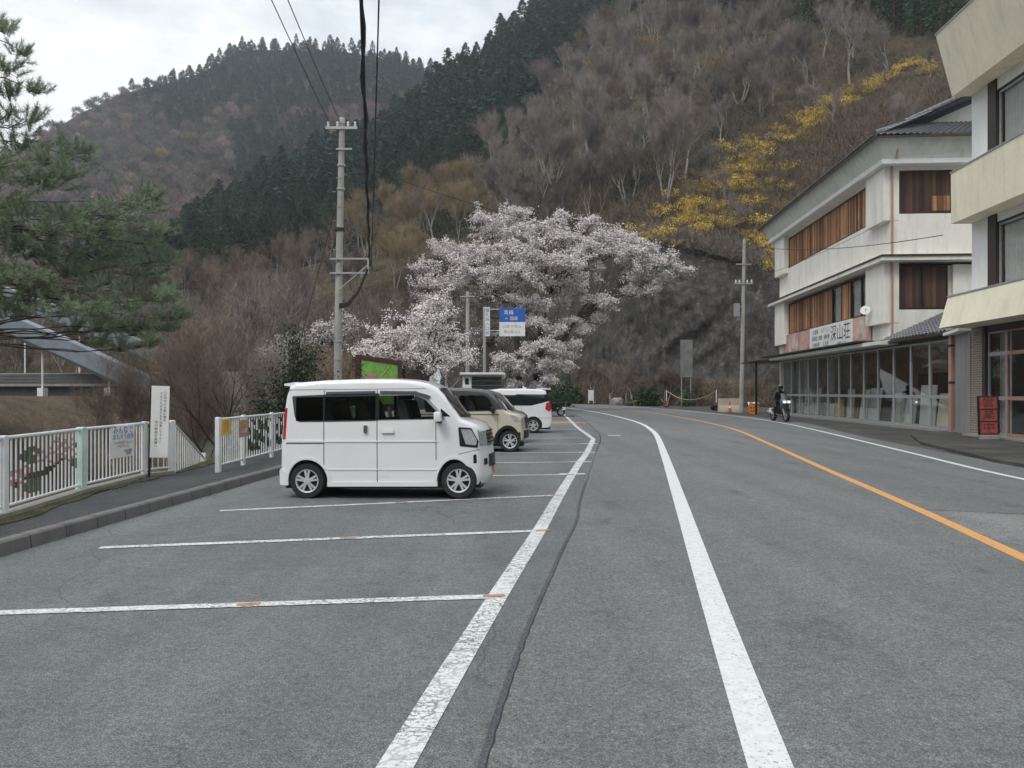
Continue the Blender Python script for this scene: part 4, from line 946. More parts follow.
        for i in range(n-1):
            for k in range(ny): q = i*(ny+1)+k; fs.append((q, q+1, q+ny+2, q+ny+1))
        mb = MB().add(vs, fs); return mb.build(name, MAT[mat], parent or s.o, label, smooth=True)
    def cx(s, a, b_, nx, nz):
        c = Vector((s.L/2, .9)); m = (a+b_)/2; return (m-c).dot(Vector((nx, nz))) < 0
    def wheel(s, cx, y, wr, sd):
        w_ = MB(); hw = .085
        tyre = w_.lathe([(wr*.66, -hw), (wr*.93, -hw), (wr, -hw*.6), (wr, hw*.6), (wr*.93, hw), (wr*.66, hw)], 36, 'y', cap=False).mesh('tyre', MAT['rubber'], True)
        r = MB(); o = sd*hw; rr = wr*.66
        r.lathe([(rr, o*.6), (rr, o*.98), (rr*.90, o*.9), (rr*.88, o*.2)], 32, 'y', cap=False)
        for k in range(10):
            a = 2*PI*k/10+(.12 if k % 2 else -.12); m = Matrix.Rotation(a, 4, 'Y')
            r.box(.04, rr*.92, min(o*.62, o*.9), max(o*.62, o*.9), -.017, .017, 0, m)
        r.lathe([(.06, o*.5), (.06, o*.95), (.03, o*1.0)], 16, 'y')
        root = link('wheel', tyre, s.o); root.location = (cx, y, wr)
        r.build('rim', MAT['alloy'], root, smooth=True)
        d = MB(); d.lathe([(rr*.88, o*.1), (rr*.88, o*.3)], 24, 'y'); d.build('brake_disc', MAT['black'], root)
    def mirror(s, x, z, mat, yoff=.14):
        for sd in (-1, 1):
            mb = MB(); y = sd*(s.W/2+yoff-.02)
            mb.box(x-.055, x+.06, y-.10, y+.10, z-.075, z+.08)
            m = mb.build('wing_mirror', MAT[mat], s.o, smooth=True, bevel=.025)
            a = MB(); a.box(x-.02, x+.05, min(sd*(s.W/2-.06), y), max(sd*(s.W/2-.06), y), z-.10, z-.07); a.build('mirror_arm', MAT['black'], m)
def plateless(): pass

# ---- the near white minivan
top = [(.10, .20), (.03, .30), (.015, .55), (.03, .95), (.075, 1.35), (.13, 1.68), (.18, 1.82), (.30, 1.875), (.8, 1.91), (1.4, 1.925), (1.9, 1.92), (2.25, 1.89), (2.45, 1.85), (2.60, 1.78), (2.82, 1.52), (3.06, 1.25), (3.18, 1.215), (3.33, 1.16), (3.395, 1.08), (3.42, .85), (3.445, .62), (3.44, .34), (3.39, .22)]
van = Car('minivan', 'tall white minivan parked nearest the camera, front wheels on the first bay line', (-3.73, 12.70, -.008), R(-3.0), 3.395, 1.475, 1.925, top, (.50, 2.93), .285, 1.05, .075, .22)
def cabin(car, poly, seats, w=.56):
    """open the body between the side windows and fit a dark cabin with seats"""
    body = [c for c in car.o.children if c.name.startswith('body')][0]
    mb = MB(); mb.prism(poly, 'y', -1.5, 1.5); me = mb.mesh('cut', MAT['seatf']); cut = bpy.data.objects.new('cut', me); C.objects.link(cut)
    md = body.modifiers.new('b', 'BOOLEAN'); md.operation = 'DIFFERENCE'; md.object = cut; md.solver = 'EXACT'
    try: md.material_mode = 'TRANSFER'
    except Exception: pass
    cut.matrix_world = car.o.matrix_basis.copy(); bpy.context.view_layer.update()
    me2 = bpy.data.meshes.new_from_object(body.evaluated_get(bpy.context.evaluated_depsgraph_get()))
    print('cabin', car.o.name, len(body.data.polygons), len(me2.polygons), [m.name for m in me2.materials])
    if len(me2.polygons) > 200:
        body.modifiers.clear(); body.data = me2
    bpy.data.objects.remove(cut)
    z0 = min(z for x, z in poly)
    for sx in seats:
        for y in (-.34, .34):
            m = MB(); m.prism(rpoly([(sx, z0-.02), (sx+.16, z0-.02), (sx+.06, z0+.32), (sx-.06, z0+.32)], .04), 'y', y-.22, y+.22); m.prism(rpoly([(sx-.05, z0+.33), (sx+.05, z0+.33), (sx+.02, z0+.47), (sx-.06, z0+.47)], .03), 'y', y-.12, y+.12); m.build('seat', MAT['seatf'], car.o)
cabin(van, [(.33, 1.62), (.33, 1.24), (2.70, 1.262), (2.42, 1.56), (2.26, 1.64)], (.75, 1.35, 1.98))
W3 = rpoly([(.235, 1.64), (.77, 1.66), (.77, 1.225), (.36, 1.225), (.29, 1.30)], [.03, .02, .01, .08, .06])
van.side('window', W3, 'tintglass', .004)
van.side('window', rpoly([(.80, 1.665), (1.615, 1.675), (1.615, 1.235), (.80, 1.225)], .02), 'tintglass', .004)
van.side('window', rpoly([(1.67, 1.675), (2.28, 1.67), (2.46, 1.58), (2.76, 1.255), (1.67, 1.24)], [.02, .1, .1, .03, .02]), 'clearglass', .004)
van.side('window_pillar', [(.768, 1.232), (.802, 1.232), (.802, 1.66), (.768, 1.655)], 'black', .0035); van.side('window_pillar', [(1.612, 1.24), (1.672, 1.245), (1.672, 1.672), (1.612, 1.672)], 'black', .0035)
van.side('door_visor', [(.82, 1.735), (1.61, 1.745), (1.61, 1.675), (.82, 1.665)], 'visor', .022)
van.side('door_visor', [(1.69, 1.745), (2.26, 1.735), (2.50, 1.62), (2.47, 1.575), (2.27, 1.665), (1.69, 1.675)], 'visor', .022)
for x0, z0, z1 in ((.785, .27, 1.76), (1.64, .27, 1.76), (2.58, .62, 1.32)):
    van.side('door_seam', [(x0-.006, z0), (x0+.006, z0), (x0+.006, z1), (x0-.006, z1)], 'black', .0015)
van.side('door_seam', [(2.58, 1.32), (2.575, 1.312), (2.585, 1.31), (2.59, 1.32)], 'black', .0015)
van.side('door_seam', [(.12, .875), (.785, .875), (.785, .888), (.12, .888)], 'black', .0015)     # slide rail slot
van.side('roof_seam', [(.14, 1.765), (2.42, 1.77), (2.42, 1.777), (.14, 1.772)], 'black', .0015)
van.side('character_line', [(.13, .905), (2.62, .90), (2.62, .915), (.13, .935)], 'carwhite', .012)
van.side('side_moulding', [(.80, .46), (2.58, .455), (2.60, .47), (.80, .475)], 'carwhite', .010)
van.side('side_skirt', [(.84, .20), (2.60, .20), (2.60, .27), (.84, .27)], 'carwhite', .018)
van.side('fuel_flap', rpoly([(1.68, .35), (1.80, .35), (1.80, .58), (1.77, .66), (1.68, .66)], .02), 'carwhite', .003, label=None, sides=(-1,))
for cx in (.50, 2.93):
    ring = arc(cx, .285, .385, 0, 180, 18)+arc(cx, .285, .343, 180, 0, 18)
    van.side('wheel_arch_lip', ring, 'carwhite', .010)
for x0 in (1.43, 1.72):
    for h in van.side('door_handle', rpoly([(x0, 1.045), (x0+(.06 if x0 < 1.6 else .19), 1.045), (x0+(.06 if x0 < 1.6 else .19), 1.17 if x0 < 1.6 else 1.10), (x0, 1.17 if x0 < 1.6 else 1.10)], .02), 'chrome' if x0 < 1.6 else 'carwhite', .03): pass
van.side('door_seam', rpoly([(1.70, 1.02), (1.93, 1.02), (1.93, 1.135), (1.70, 1.135)], .03), 'soffit', .0012)
van.cap('windscreen', [(3.03, 1.285), (2.93, 1.397), (2.82, 1.52), (2.71, 1.65), (2.62, 1.757)], -.665, .665, 'carglass', .006, taper=.015)
wp = van.cap('wiper', [(3.035, 1.28), (3.01, 1.31)], -.5, .35, 'black', .02)
van.side('window', rpoly([(2.66, 1.30), (2.86, 1.30), (2.66, 1.43)], .01), 'carglass', .004)
van.mirror(2.63, 1.30, 'carwhite')
van.side('headlight', rpoly([(3.02, 1.13), (3.283, 1.115), (3.418, .90), (3.408, .80), (3.05, .83)], .02), 'black', .008)
hl = van.side('headlight', rpoly([(3.07, 1.10), (3.278, 1.09), (3.398, .92), (3.378, .84), (3.17, .86)], .02), 'lamp', .012)
van.cap('headlight', [(3.420, .83), (3.400, 1.0), (3.378, 1.08)], -.72, -.46, 'lamp', .012); van.cap('headlight', [(3.420, .83), (3.400, 1.0), (3.378, 1.08)], .46, .72, 'lamp', .012)
gr = van.cap('grille', [(3.422, .82), (3.400, 1.0), (3.373, 1.09)], -.45, .45, 'chrome', .010)
for z in (.86, .92, .98, 1.04): van.cap('grille_slot', [(3.424-(z-.8)*.12, z), (3.422-(z-.8)*.13, z+.025)], -.43, .43, 'black', .015, parent=gr)
lg = van.cap('lower_grille', [(3.448, .48), (3.445, .58), (3.436, .68)], -.42, .42, 'black', .012)
van.cap('number_plate', [(3.448, .34), (3.448, .50)], -.17, .17, 'yellow', .028)
for sd in (-1, 1): van.cap('fog_light', [(3.446, .52), (3.440, .62)], sd*.50, sd*.62, 'black', .012)
van.side('fog_light', rpoly([(3.318, .55), (3.388, .56), (3.378, .70), (3.318, .69)], .02), 'black', .004)
van.side('bumper_seam', [(3.02, .70), (3.428, .77), (3.428, .776), (3.02, .708)], 'black', .0015)
van.side('tail_light', [(.06, .95), (.115, .95), (.15, 1.45), (.10, 1.45)], 'tail', .003)
van.o.rotation_euler = (0, R(-.45), R(-3.0))
sp = MB(); sp.prism([(.055, 1.835), (.06, 1.865), (.30, 1.892), (.34, 1.85), (.17, 1.82)], 'y', -.66, .66); sp.v = [tuple(van.deform(v)) for v in sp.v]; sp.build('roof_spoiler', MAT['carwhite'], van.o)
van.side('rear_bumper', rpoly([(.0, .22), (.17, .22), (.12, .42), (.03, .50), (-.01, .45)], .03), 'carwhite', .012, .3)

# ---- beige small SUV with dark roof
top = [(.08, .28), (.02, .5), (.03, 1.0), (.10, 1.45), (.17, 1.72), (.30, 1.79), (1.0, 1.83), (1.7, 1.82), (2.15, 1.78), (2.32, 1.72), (2.62, 1.38), (2.80, 1.17), (2.95, 1.12), (3.25, 1.06), (3.35, .98), (3.375, .75), (3.40, .5), (3.38, .34), (3.32, .25)]
suv = Car('small_suv', 'beige small boxy SUV with dark grey roof, second vehicle in the row', (-2.92, 22.07, 0), R(-3), 3.4, 1.475, 1.83, top, (.50, 2.90), .31, 1.12, .10, .27, 'carbeige', two='cargrey')
suv.side('window', rpoly([(1.45, 1.62), (2.12, 1.63), (2.28, 1.56), (2.52, 1.16), (1.45, 1.13)], .03), 'clearglass', .004)
cabin(suv, [(1.46, 1.60), (1.46, 1.15), (2.48, 1.17), (2.27, 1.54), (2.12, 1.61)], (1.75,))
suv.side('window', rpoly([(.45, 1.60), (1.38, 1.62), (1.38, 1.13), (.5, 1.13)], .04), 'carglass', .004)
suv.cap('windscreen', [(2.77, 1.21), (2.62, 1.38), (2.47, 1.55), (2.35, 1.685)], -.66, .66, 'carglass', .006)
for cx in (.50, 2.90): suv.side('wheel_arch_trim', arc(cx, .31, .45, -5, 185, 18)+arc(cx, .31, .36, 185, -5, 18), 'black', .014)
suv.side('side_moulding', [(.95, .27), (2.45, .27), (2.45, .42), (.95, .42)], 'black', .012)
suv.side('front_bumper_trim', [(3.16, .27), (3.36, .3), (3.36, .56), (3.25, .56)], 'black', .010)
suv.mirror(2.42, 1.20, 'black')
suv.side('headlight', rpoly([(2.98, 1.06), (3.22, 1.02), (3.36, .86), (3.16, .86)], .03), 'lamp', .008)
gr = suv.cap('grille', [(3.385, .66), (3.37, .86), (3.34, .99)], -.40, .40, 'black', .012); suv.cap('grille_bar', [(3.378, .76), (3.374, .80)], -.40, .40, 'chrome', .018, parent=gr)
for sd in (-1, 1): suv.cap('headlight', [(3.376, .74), (3.355, .95)], sd*.44, sd*.70, 'lamp', .012)
suv.cap('front_bumper_trim', [(3.402, .38), (3.40, .52), (3.392, .60)], -.6, .6, 'black', .012); suv.cap('number_plate', [(3.402, .44), (3.396, .60)], -.17, .17, 'yellow', .03)
for x0 in (1.41, 2.56): suv.side('door_seam', [(x0-.004, .45), (x0+.004, .45), (x0+.004, 1.1), (x0-.004, 1.1)], 'black', .0015)
suv.side('door_handle', rpoly([(1.5, .96), (1.68, .96), (1.68, 1.0), (1.5, 1.0)], .01), 'black', .03)
suv.side('side_stripe', [(.2, 1.05), (2.6, 1.05), (2.6, 1.075), (.2, 1.075)], 'cargrey', .004)
# ---- dark car mostly hidden behind the SUV
top = [(.08, .25), (.02, .5), (.04, 1.0), (.12, 1.5), (.2, 1.68), (.4, 1.74), (1.4, 1.77), (2.1, 1.76), (2.4, 1.66), (2.8, 1.25), (2.95, 1.10), (3.2, 1.02), (3.34, .9), (3.38, .7), (3.39, .45), (3.33, .25)]
dk = Car('dark_minivan', 'dark maroon minivan almost hidden between the beige SUV and the white wagon', (-2.80, 25.75, 0), R(-3), 3.4, 1.475, 1.77, top, (.5, 2.9), .28, 1.05, .10, .22, 'carmaroon')
dk.side('window', rpoly([(.4, 1.58), (2.2, 1.6), (2.65, 1.14), (.45, 1.10)], .04), 'carglass', .004)
dk.cap('windscreen', [(2.87, 1.19), (2.67, 1.38), (2.45, 1.61)], -.66, .66, 'carglass', .006)
for sd in (-1, 1): dk.cap('headlight', [(3.38, .72), (3.345, .88)], sd*.42, sd*.7, 'lamp', .012)
dk.cap('grille', [(3.388, .6), (3.37, .8)], -.38, .38, 'black', .012); dk.mirror(2.6, 1.14, 'black')
# ---- white wagon reversed into its bay (rear towards the road)
top = [(.12, .24), (.02, .34), (-.0, .62), (.03, .98), (.07, 1.08), (.26, 1.62), (.28, 1.76), (.5, 1.83), (1.2, 1.86), (2.2, 1.85), (2.8, 1.78), (3.4, 1.35), (3.75, 1.12), (4.2, .98), (4.34, .86), (4.38, .6), (4.38, .38), (4.3, .26)]
wg = Car('white_wagon', 'white wagon with blacked-out rear glass and red tail lamp, furthest vehicle in the row', (1.62, 31.9, 0), R(187), 4.4, 1.70, 1.86, top, (.85, 3.55), .32, 1.15, .10, .22)
wg.side('window', rpoly([(.22, 1.60), (3.0, 1.62), (3.3, 1.40), (3.5, 1.16), (.95, 1.14), (.14, 1.33)], .04), 'carglass', .006)
wg.side('tail_light', rpoly([(.03, 1.02), (.11, 1.30), (.30, 1.24), (.34, 1.0), (.13, .88)], .03), 'tail', .010)
wg.cap('rear_window', [(.09, 1.14), (.17, 1.38), (.25, 1.60)], -.72, .72, 'carglass', .008)
for sd in (-1, 1): wg.cap('tail_light', [(.02, .90), (.06, 1.08)], sd*.52, sd*.80, 'tail', .010)
wg.cap('number_plate', [(.028, .70), (.02, .84)], -.17, .17, 'paper', .012)
sp = MB(); sp.prism([(.06, 1.80), (.13, 1.85), (.5, 1.88), (.5, 1.80)], 'y', -.68, .68); sp.build('roof_spoiler', MAT['carwhite'], wg.o, smooth=True)
a_ = MB(); a_.prism([(1.0, 1.86), (1.15, 1.93), (1.2, 1.86)], 'y', -.03, .03); a_.build('aerial', MAT['carwhite'], wg.o)
wg.side('bumper_seam', [(.02, .62), (.75, .62), (.75, .628), (.02, .628)], 'black', .0015)
for x0 in (1.35, 2.3): wg.side('door_seam', [(x0-.004, .3), (x0+.004, .3), (x0+.004, 1.12), (x0-.004, 1.12)], 'black', .0015)

# ------------------------------------------------------------------ motorcycles
def moto(name, label, loc, rz, lit, light, sc=1.0):
    """local +Y is forward"""
    o = thing(name, label, 'motorcycle', loc, rz); o.scale = (sc,)*3
    for y in (-.70, .72):
        w_ = MB(); rr = .30; w_.lathe([(rr*.72, -.06), (rr*.95, -.06), (rr, -.02), (rr, .02), (rr*.95, .06), (rr*.72, .06)], 24, 'x', cap=False)
        wo = w_.build('wheel', MAT['rubber'], o, smooth=True); wo.location = (0, y, .30)
        r = MB(); r.lathe([(rr*.72, -.03), (rr*.72, .03), (rr*.62, .03), (rr*.62, -.03)], 24, 'x', cap=False)
        for k in range(6): r.box(-.015, .015, .0, rr*.66, -.015, .015, 0, Matrix.Rotation(k*PI/3, 4, 'X'))
        r.build('rim', MAT['galv'], wo)
    m = MB()
    for sx in (-.09, .09): m.tube([(sx, .72, .30), (sx, .48, .95)], .028, 8)
    m.build('fork', MAT['galv'], o, smooth=True)
    m = MB(); m.prism([(-.35, .36), (.38, .34), (.46, .70), (.20, .82), (-.30, .72)], 'x', -.17, .17); m.build('engine_cowl', MAT['black'], o, bevel=.02)
    m = MB(); m.prism([(-.12, .76), (.36, .80), (.40, .96), (.20, 1.04), (-.10, .92)], 'x', -.14, .14); m.build('tank', MAT['black'], o, smooth=True, bevel=.04)
    m = MB(); m.prism([(-.95, .86), (-.10, .78), (-.08, .86), (-.5, .90), (-.98, .98)], 'x', -.13, .13); m.build('seat', MAT['black'], o, bevel=.03)
    m = MB(); vs = []
    for z, hw, y0 in ((.40, .10, .62), (.66, .20, .70), (.90, .25, .80), (1.04, .22, .74), (1.10, .14, .62)):
        vs.append([(hw*math.sin(a), y0-.34*(1-math.cos(a))*1.0, z) for a in np.linspace(-1.25, 1.25, 9)])
    fl_ = [p for r_ in vs for p in r_]; m.add(fl_, [(i*9+k, i*9+k+1, i*9+k+10, i*9+k+9) for i in range(4) for k in range(8)])
    f = m.build('front_fairing', MAT[light], o, smooth=True); mm = MB(); mm.prism([(.76, .86), (.80, .88), (.80, .99), (.76, 1.01)], 'x', -.20, .20); mm.build('headlight_surround', MAT['carwhite' if lit else 'black'], f)
    m = MB(); vs = []
    for z, hw, y0 in ((1.06, .17, .68), (1.2, .16, .58), (1.34, .11, .46)):
        vs.append([(hw*math.sin(a), y0-.14*(1-math.cos(a)), z) for a in np.linspace(-1.3, 1.3, 7)])
    m.add([p for r_ in vs for p in r_], [(i*7+k, i*7+k+1, i*7+k+8, i*7+k+7) for i in range(2) for k in range(6)]); m.build('windscreen', MAT['visor'], o, smooth=True)
    for sx in (-.10, .10):
        h = MB(); h.sphere((sx, .775, .93), .068, 12, 0, (1.15, .5, .8)); h.build('headlight', MAT['lit' if lit else 'lamp'], o, smooth=True)
    m = MB(); m.tube([(-.36, .30, 1.04), (-.2, .40, 1.0), (.2, .40, 1.0), (.36, .30, 1.04)], .018, 8); m.build('handlebar', MAT['black'], o)
    for sx in (-1, 1):
        m = MB(); m.tube([(sx*.2, .55, 1.05), (sx*.40, .50, 1.16)], .01, 6); m.sphere((sx*.42, .49, 1.18), .06, 10, 0, (1.3, .4, .8)); m.build('mirror', MAT['black'], o, smooth=True)
    m = MB(); m.tube([(.16, .1, .34), (.18, -.4, .36), (.20, -.85, .46)], [.03, .05, .055], 10); m.build('exhaust', MAT['galv'], o, smooth=True)
    m = MB(); m.prism([(.45, .56), (.72, .64), (.98, .54), (.98, .58), (.72, .68), (.45, .60)], 'x', -.07, .07); m.build('mudguard', MAT['black'], o)
    m = MB(); m.prism([(-1.0, .42), (-.78, .40), (-.82, .62), (-1.0, .60)], 'x', -.1, .1); m.build('number_plate', MAT['paper'], o)
    return o
mo = moto('motorcycle', 'dark motorcycle with twin lit headlamps ridden towards the camera by the shop', (15.45, 43.3, .012), R(184), True, 'cargrey', 1.2)
moto('motorcycle', 'dark motorcycle parked beyond the white wagon at the end of the bays', (2.75, 52.5, .0), R(112), False, 'black', 1.05)
g_ = MB(); g_.prism([(2.35, 51.9), (4.3, 51.8), (4.5, 53.0), (2.6, 53.6)], 'z', .0, .03); tag(g_.build('cover_sheet', MAT['black'], bevel=.008), 'black sheet lying on the asphalt under the parked dark motorcycle', 'sheet')
# ---- rider: one skinned body
def rider():
    o = thing('person', 'rider in black jacket and helmet sitting on the motorcycle with lit headlamps', 'person', (15.45, 43.3, .012), R(184)); o.scale = (1.2,)*3
    J = [((0, -.22, .93), .18), ((0, -.20, 1.05), .18), ((0, -.10, 1.25), .20), ((0, -.02, 1.40), .16), ((0, .02, 1.48), .06), ((0, .05, 1.56), .075)]
    E = [(i, i+1) for i in range(5)]
    def chain(root, pts):
        p = root
        for c, r in pts: J.append((c, r)); E.append((p, len(J)-1)); p = len(J)-1
    for sx in (-1, 1):
        chain(0, [((sx*.12, -.20, .90), .11), ((sx*.27, .12, .80), .085), ((sx*.29, .26, .74), .07), ((sx*.26, .08, .46), .055), ((sx*.24, -.02, .26), .04), ((sx*.25, .16, .22), .04)])
        chain(3, [((sx*.19, -.02, 1.38), .075), ((sx*.32, .06, 1.18), .055), ((sx*.34, .14, 1.13), .048), ((sx*.33, .27, 1.07), .036)])
    me = bpy.data.meshes.new('body'); me.from_pydata([c for c, _ in J], E, [])
    b_ = link('body', me, o); md = b_.modifiers.new('s', 'SKIN'); sv = me.skin_vertices[0].data
    for i, (_, r) in enumerate(J): sv[i].radius = (r, r*.85 if i < 4 else r)
    sv[0].use_root = True
    b_.modifiers.new('d', 'SUBSURF').levels = 2; b_.modifiers['d'].render_levels = 2
    me.materials.append(MAT['black'])
    m = MB(); m.sphere((0, .07, 1.63), .135, 18, 0, (.92, 1.08, 1.05)); h = m.build('helmet', MAT['cargrey'], o, smooth=True)
    m = MB(); vs = [[(.128*math.sin(a), .075+.147*math.cos(a), z) for a in np.linspace(-1.1, 1.1, 9)] for z in (1.58, 1.64, 1.69)]
    m.add([p for r_ in vs for p in r_], [(i*9+k, i*9+k+1, i*9+k+10, i*9+k+9) for i in range(2) for k in range(8)]); m.build('visor', MAT['carglass'], h, smooth=True)
    for sx in (-1, 1):    # gloved hands round the grips: palm, four fingers and a thumb
        m = MB(); cx_ = sx*.325; m.box(cx_-.045, cx_+.045, .25, .30, 1.035, 1.085)
        for k in range(4):
            fx = cx_-.034+k*.023; ln = (.9, 1, .95, .8)[k]
            m.tube([(fx, .29, 1.07), (fx, .29+.055*ln, 1.065), (fx, .29+.065*ln, 1.03), (fx, .30, 1.012)], .0105, 6)
        m.tube([(cx_-sx*.045, .27, 1.05), (cx_-sx*.062, .30, 1.03), (cx_-sx*.055, .325, 1.015)], .012, 6)
        m.build('glove', MAT['black'], o, smooth=True)
rider()

# ------------------------------------------------------------------ left side: fences, boards, poles
def on_line(pts, s):
    d = 0
    for a, b_ in zip(pts, pts[1:]):
        l = (Vector(b_)-Vector(a)).length
        if s <= d+l: return Vector(a).lerp(Vector(b_), (s-d)/l)
        d += l
    return Vector(pts[-1])
MAT['fpink2'] = MAT['paper']; MAT['fpink'] = M('painted_pink', (.50, .30, .36), .6, var=.25, scale=20); MAT['fgreen'] = M('painted_green', (.09, .15, .11), .6); MAT['fdark'] = M('painted_branch', (.03, .04, .035), .6)
def panel(name, a, b_, z0, z1, post_mat='mint', pattern=None, bars=18, parent=None, post_end=(True, True), z0b=None, z1b=None):
    """railing panel between ground points a and b; bars carry an optional painted pattern"""
    a = Vector((a[0], a[1], 0)); b_ = Vector((b_[0], b_[1], 0)); z0b = z0 if z0b is None else z0b; z1b = z1 if z1b is None else z1b
    mb = MB(); d = (b_-a); L = d.length; u = d/L; ang = math.atan2(u.y, u.x)
    def pt(s, z): return a+u*s+Vector((0, 0, z))
    slope = lambda s, p, q: p+(q-p)*s/L
    mb.tube([pt(0, z1), pt(L, z1b)], .024, 8); mb.tube([pt(0, z0), pt(L, z0b)], .018, 8)
    for k in range(bars):
        s = L*(k+.5)/bars; n = 22; p = [pt(s, slope(s, z0, z0b)+(slope(s, z1, z1b)-slope(s, z0, z0b))*i/n) for i in range(n+1)]
        if pattern is None: mb.tube([p[0], p[-1]], .0125, 6)
        else:
            for i in range(n): mb.tube([p[i], p[i+1]], .0125, 6, pattern(k/bars, (i+.5)/n), cap=False)
    o = mb.build(name, [MAT['wpaint'], MAT['fpink'], MAT['fgreen'], MAT['fdark']], parent, smooth=True)
    return o
def post(p, parent, z0, z1, mat='wpaint', w_=.05, ang=0):
    mb = MB(); m = Matrix.Translation((p[0], p[1], 0)) @ Matrix.Rotation(ang, 4, 'Z'); mb.box(-w_, w_, -w_*.7, w_*.7, z0, z1, 0, m)
    mb.lathe([(w_*1.1, z1), (w_*.9, z1+.012)], 4, 'z', (p[0], p[1], 0))
    return mb.build('fence_post', MAT[mat], parent, bevel=.006)
def flower(u, v):
    br = .18+.55*u+.06*math.sin(u*9)
    for (cu, cv, r_) in ((.42, .63, .12), (.55, .58, .11), (.66, .66, .12), (.80, .60, .13), (.10, .42, .12), (.22, .45, .10), (.60, .78, .10), (.78, .76, .10), (.02, .30, .1)):
        d = math.hypot((u-cu), (v-cv)*.9)
        if d < r_*(.85+.25*math.sin(u*61+v*37)): return 1 if (d > r_*.35 and math.sin(u*83+v*51) > -.6) else 0
    if abs(v-br) < .055 and u > .1: return 3
    if math.hypot(u-.28, v-.68) < .13 or math.hypot(u-.3, v-.20) < .12 or math.hypot(u-.9, v-.42) < .09: return 2
    return 0
def leafy(u, v):
    return (2 if math.sin(u*31+v*17) > -.3 else 3) if (math.sin(u*29+6*v)+math.sin(v*19+u*11)+.9*math.sin(u*9-5*v)) > -.35 and .15 < u < .97 and .12 < v < .9 else 0
fa = [(-6.25, 5.6), (-6.28, 7.4), (-6.30, 9.3), (-6.62, 11.52), (-6.72, 13.7), (-6.45, 14.22)]
f1 = thing('railing_fence', 'long white railing fence with a pink blossom branch painted on its bars', 'fence', (fa[0][0], fa[0][1], .15))
def rel(o, p): return (p[0]-o.location.x, p[1]-o.location.y)
lz = .13
for i in range(5):
    a, b_ = rel(f1, fa[i]), rel(f1, fa[i+1]); L = math.hypot(a[0]-b_[0], a[1]-b_[1])
    panel('railing_panel', a, b_, lz, .98, pattern=flower if i == 2 else None, bars=max(3, int(L/.117)), parent=f1)
for i, p in enumerate(fa):
    ang = math.atan2(fa[min(i+1, 5)][1]-fa[max(i-1, 0)][1], fa[min(i+1, 5)][0]-fa[max(i-1, 0)][0]); post(rel(f1, p), f1, -.14, 1.0, 'mint' if i == 3 else 'wpaint', .078 if i == 3 else .05, ang)
mb = MB()
for i in range(5): 
    a = Vector((*rel(f1, fa[i]), 0)); b_ = Vector((*rel(f1, fa[i+1]), 0)); u = (b_-a).normalized(); nn = Vector((-u.y, u.x, 0))*.09
    mb.add([a-nn+Vector((0, 0, -.25)), b_-nn+Vector((0, 0, -.25)), b_+nn+Vector((0, 0, -.25)), a+nn+Vector((0, 0, -.25)), a-nn+Vector((0, 0, .06)), b_-nn+Vector((0, 0, .06)), b_+nn+Vector((0, 0, .06)), a+nn+Vector((0, 0, .06))], [(0, 3, 2, 1), (4, 5, 6, 7), (0, 1, 5, 4), (1, 2, 6, 5), (2, 3, 7, 6), (3, 0, 4, 7)])
mb.build('footing', MAT['conc'], f1)
sr = thing('stair_railing', 'white sloping railing going down beside the steps', 'railing', (-6.45, 14.25, .15))
panel('railing_panel', (-.05, .10), (-.42, 2.45), .05, .98, bars=15, parent=sr, z0b=-.85, z1b=.10); panel('railing_panel', (-.42, 2.45), (-.62, 3.6), -.85, .10, bars=7, parent=sr, z0b=-1.4, z1b=-.40)
post((-.42, 2.45), sr, -1.3, .18, 'wpaint', .05); post((-.62, 3.6), sr, -1.9, -.35, 'wpaint', .05); post((-.05, .10), sr, -.2, 1.0, 'wpaint', .05)
fb = [(-5.70, 14.55), (-5.72, 15.95), (-5.74, 17.9), (-5.76, 20.0), (-5.76, 22.2), (-5.7, 24.4), (-5.6, 26.6)]
f2 = thing('railing_fence', 'white railing fence with dark green leaves painted on its bars behind the minivan', 'fence', (fb[0][0], fb[0][1], .15))
for i in range(6): panel('railing_panel', rel(f2, fb[i]), rel(f2, fb[i+1]), lz, 1.02, pattern=leafy if i in (1, 2) else None, bars=12, parent=f2)
for i, p in enumerate(fb): post(rel(f2, p), f2, -.14, 1.05, 'wpaint', .06 if i == 0 else .05, PI/2)
# steps down to the river
st = MB()
for k in range(9): st.box(-6.62, -5.9, 15.0+k*.30, 15.3+k*.30, -2.6, .10-.17*k)
tag(st.build('concrete_steps', MAT['conc']), 'concrete steps leading down through the gap in the white fence', 'steps')
def sheet(name, label, cat, c, wd, hh, ang, mat, th=.012, tilt=0):
    o = thing(name, label, cat, c, 0); o.rotation_euler = (tilt, 0, ang)
    mb = MB(); mb.box(-wd/2, wd/2, 0, th, -hh/2, hh/2); mb.build('board', MAT[mat], o, bevel=.002); return o
FR = (R(90), 0, 0)   # text stands up facing local -Y
s1 = sheet('poster', 'white notice with large blue lettering tied to the long white fence', 'notice', (-6.635, 12.80, .86), .70, .54, R(87), 'paper')
write('lettering', 'みんなで', .15, MAT['bluink'], s1, (0, -.003, .185), FR); write('lettering', 'まもろう自然', .105, MAT['bluink'], s1, (0, -.003, .075), FR)
write('lettering', 'ごみは持ち帰りましょう', .055, MAT['redink'], s1, (0, -.003, -.02), FR); write('lettering', '川をきれいに', .06, MAT['redink'], s1, (0, -.003, -.08), FR); write('lettering', '奥多摩町', .06, MAT['ink'], s1, (.15, -.003, -.17), FR); write('lettering', '環境課', .05, MAT['ink'], s1, (.16, -.003, -.215), FR)
s2 = sheet('poster', 'small yellow notice with red lettering on the fence behind the minivan', 'notice', (-5.665, 14.86, 1.0), .42, .30, R(86), 'yellow')
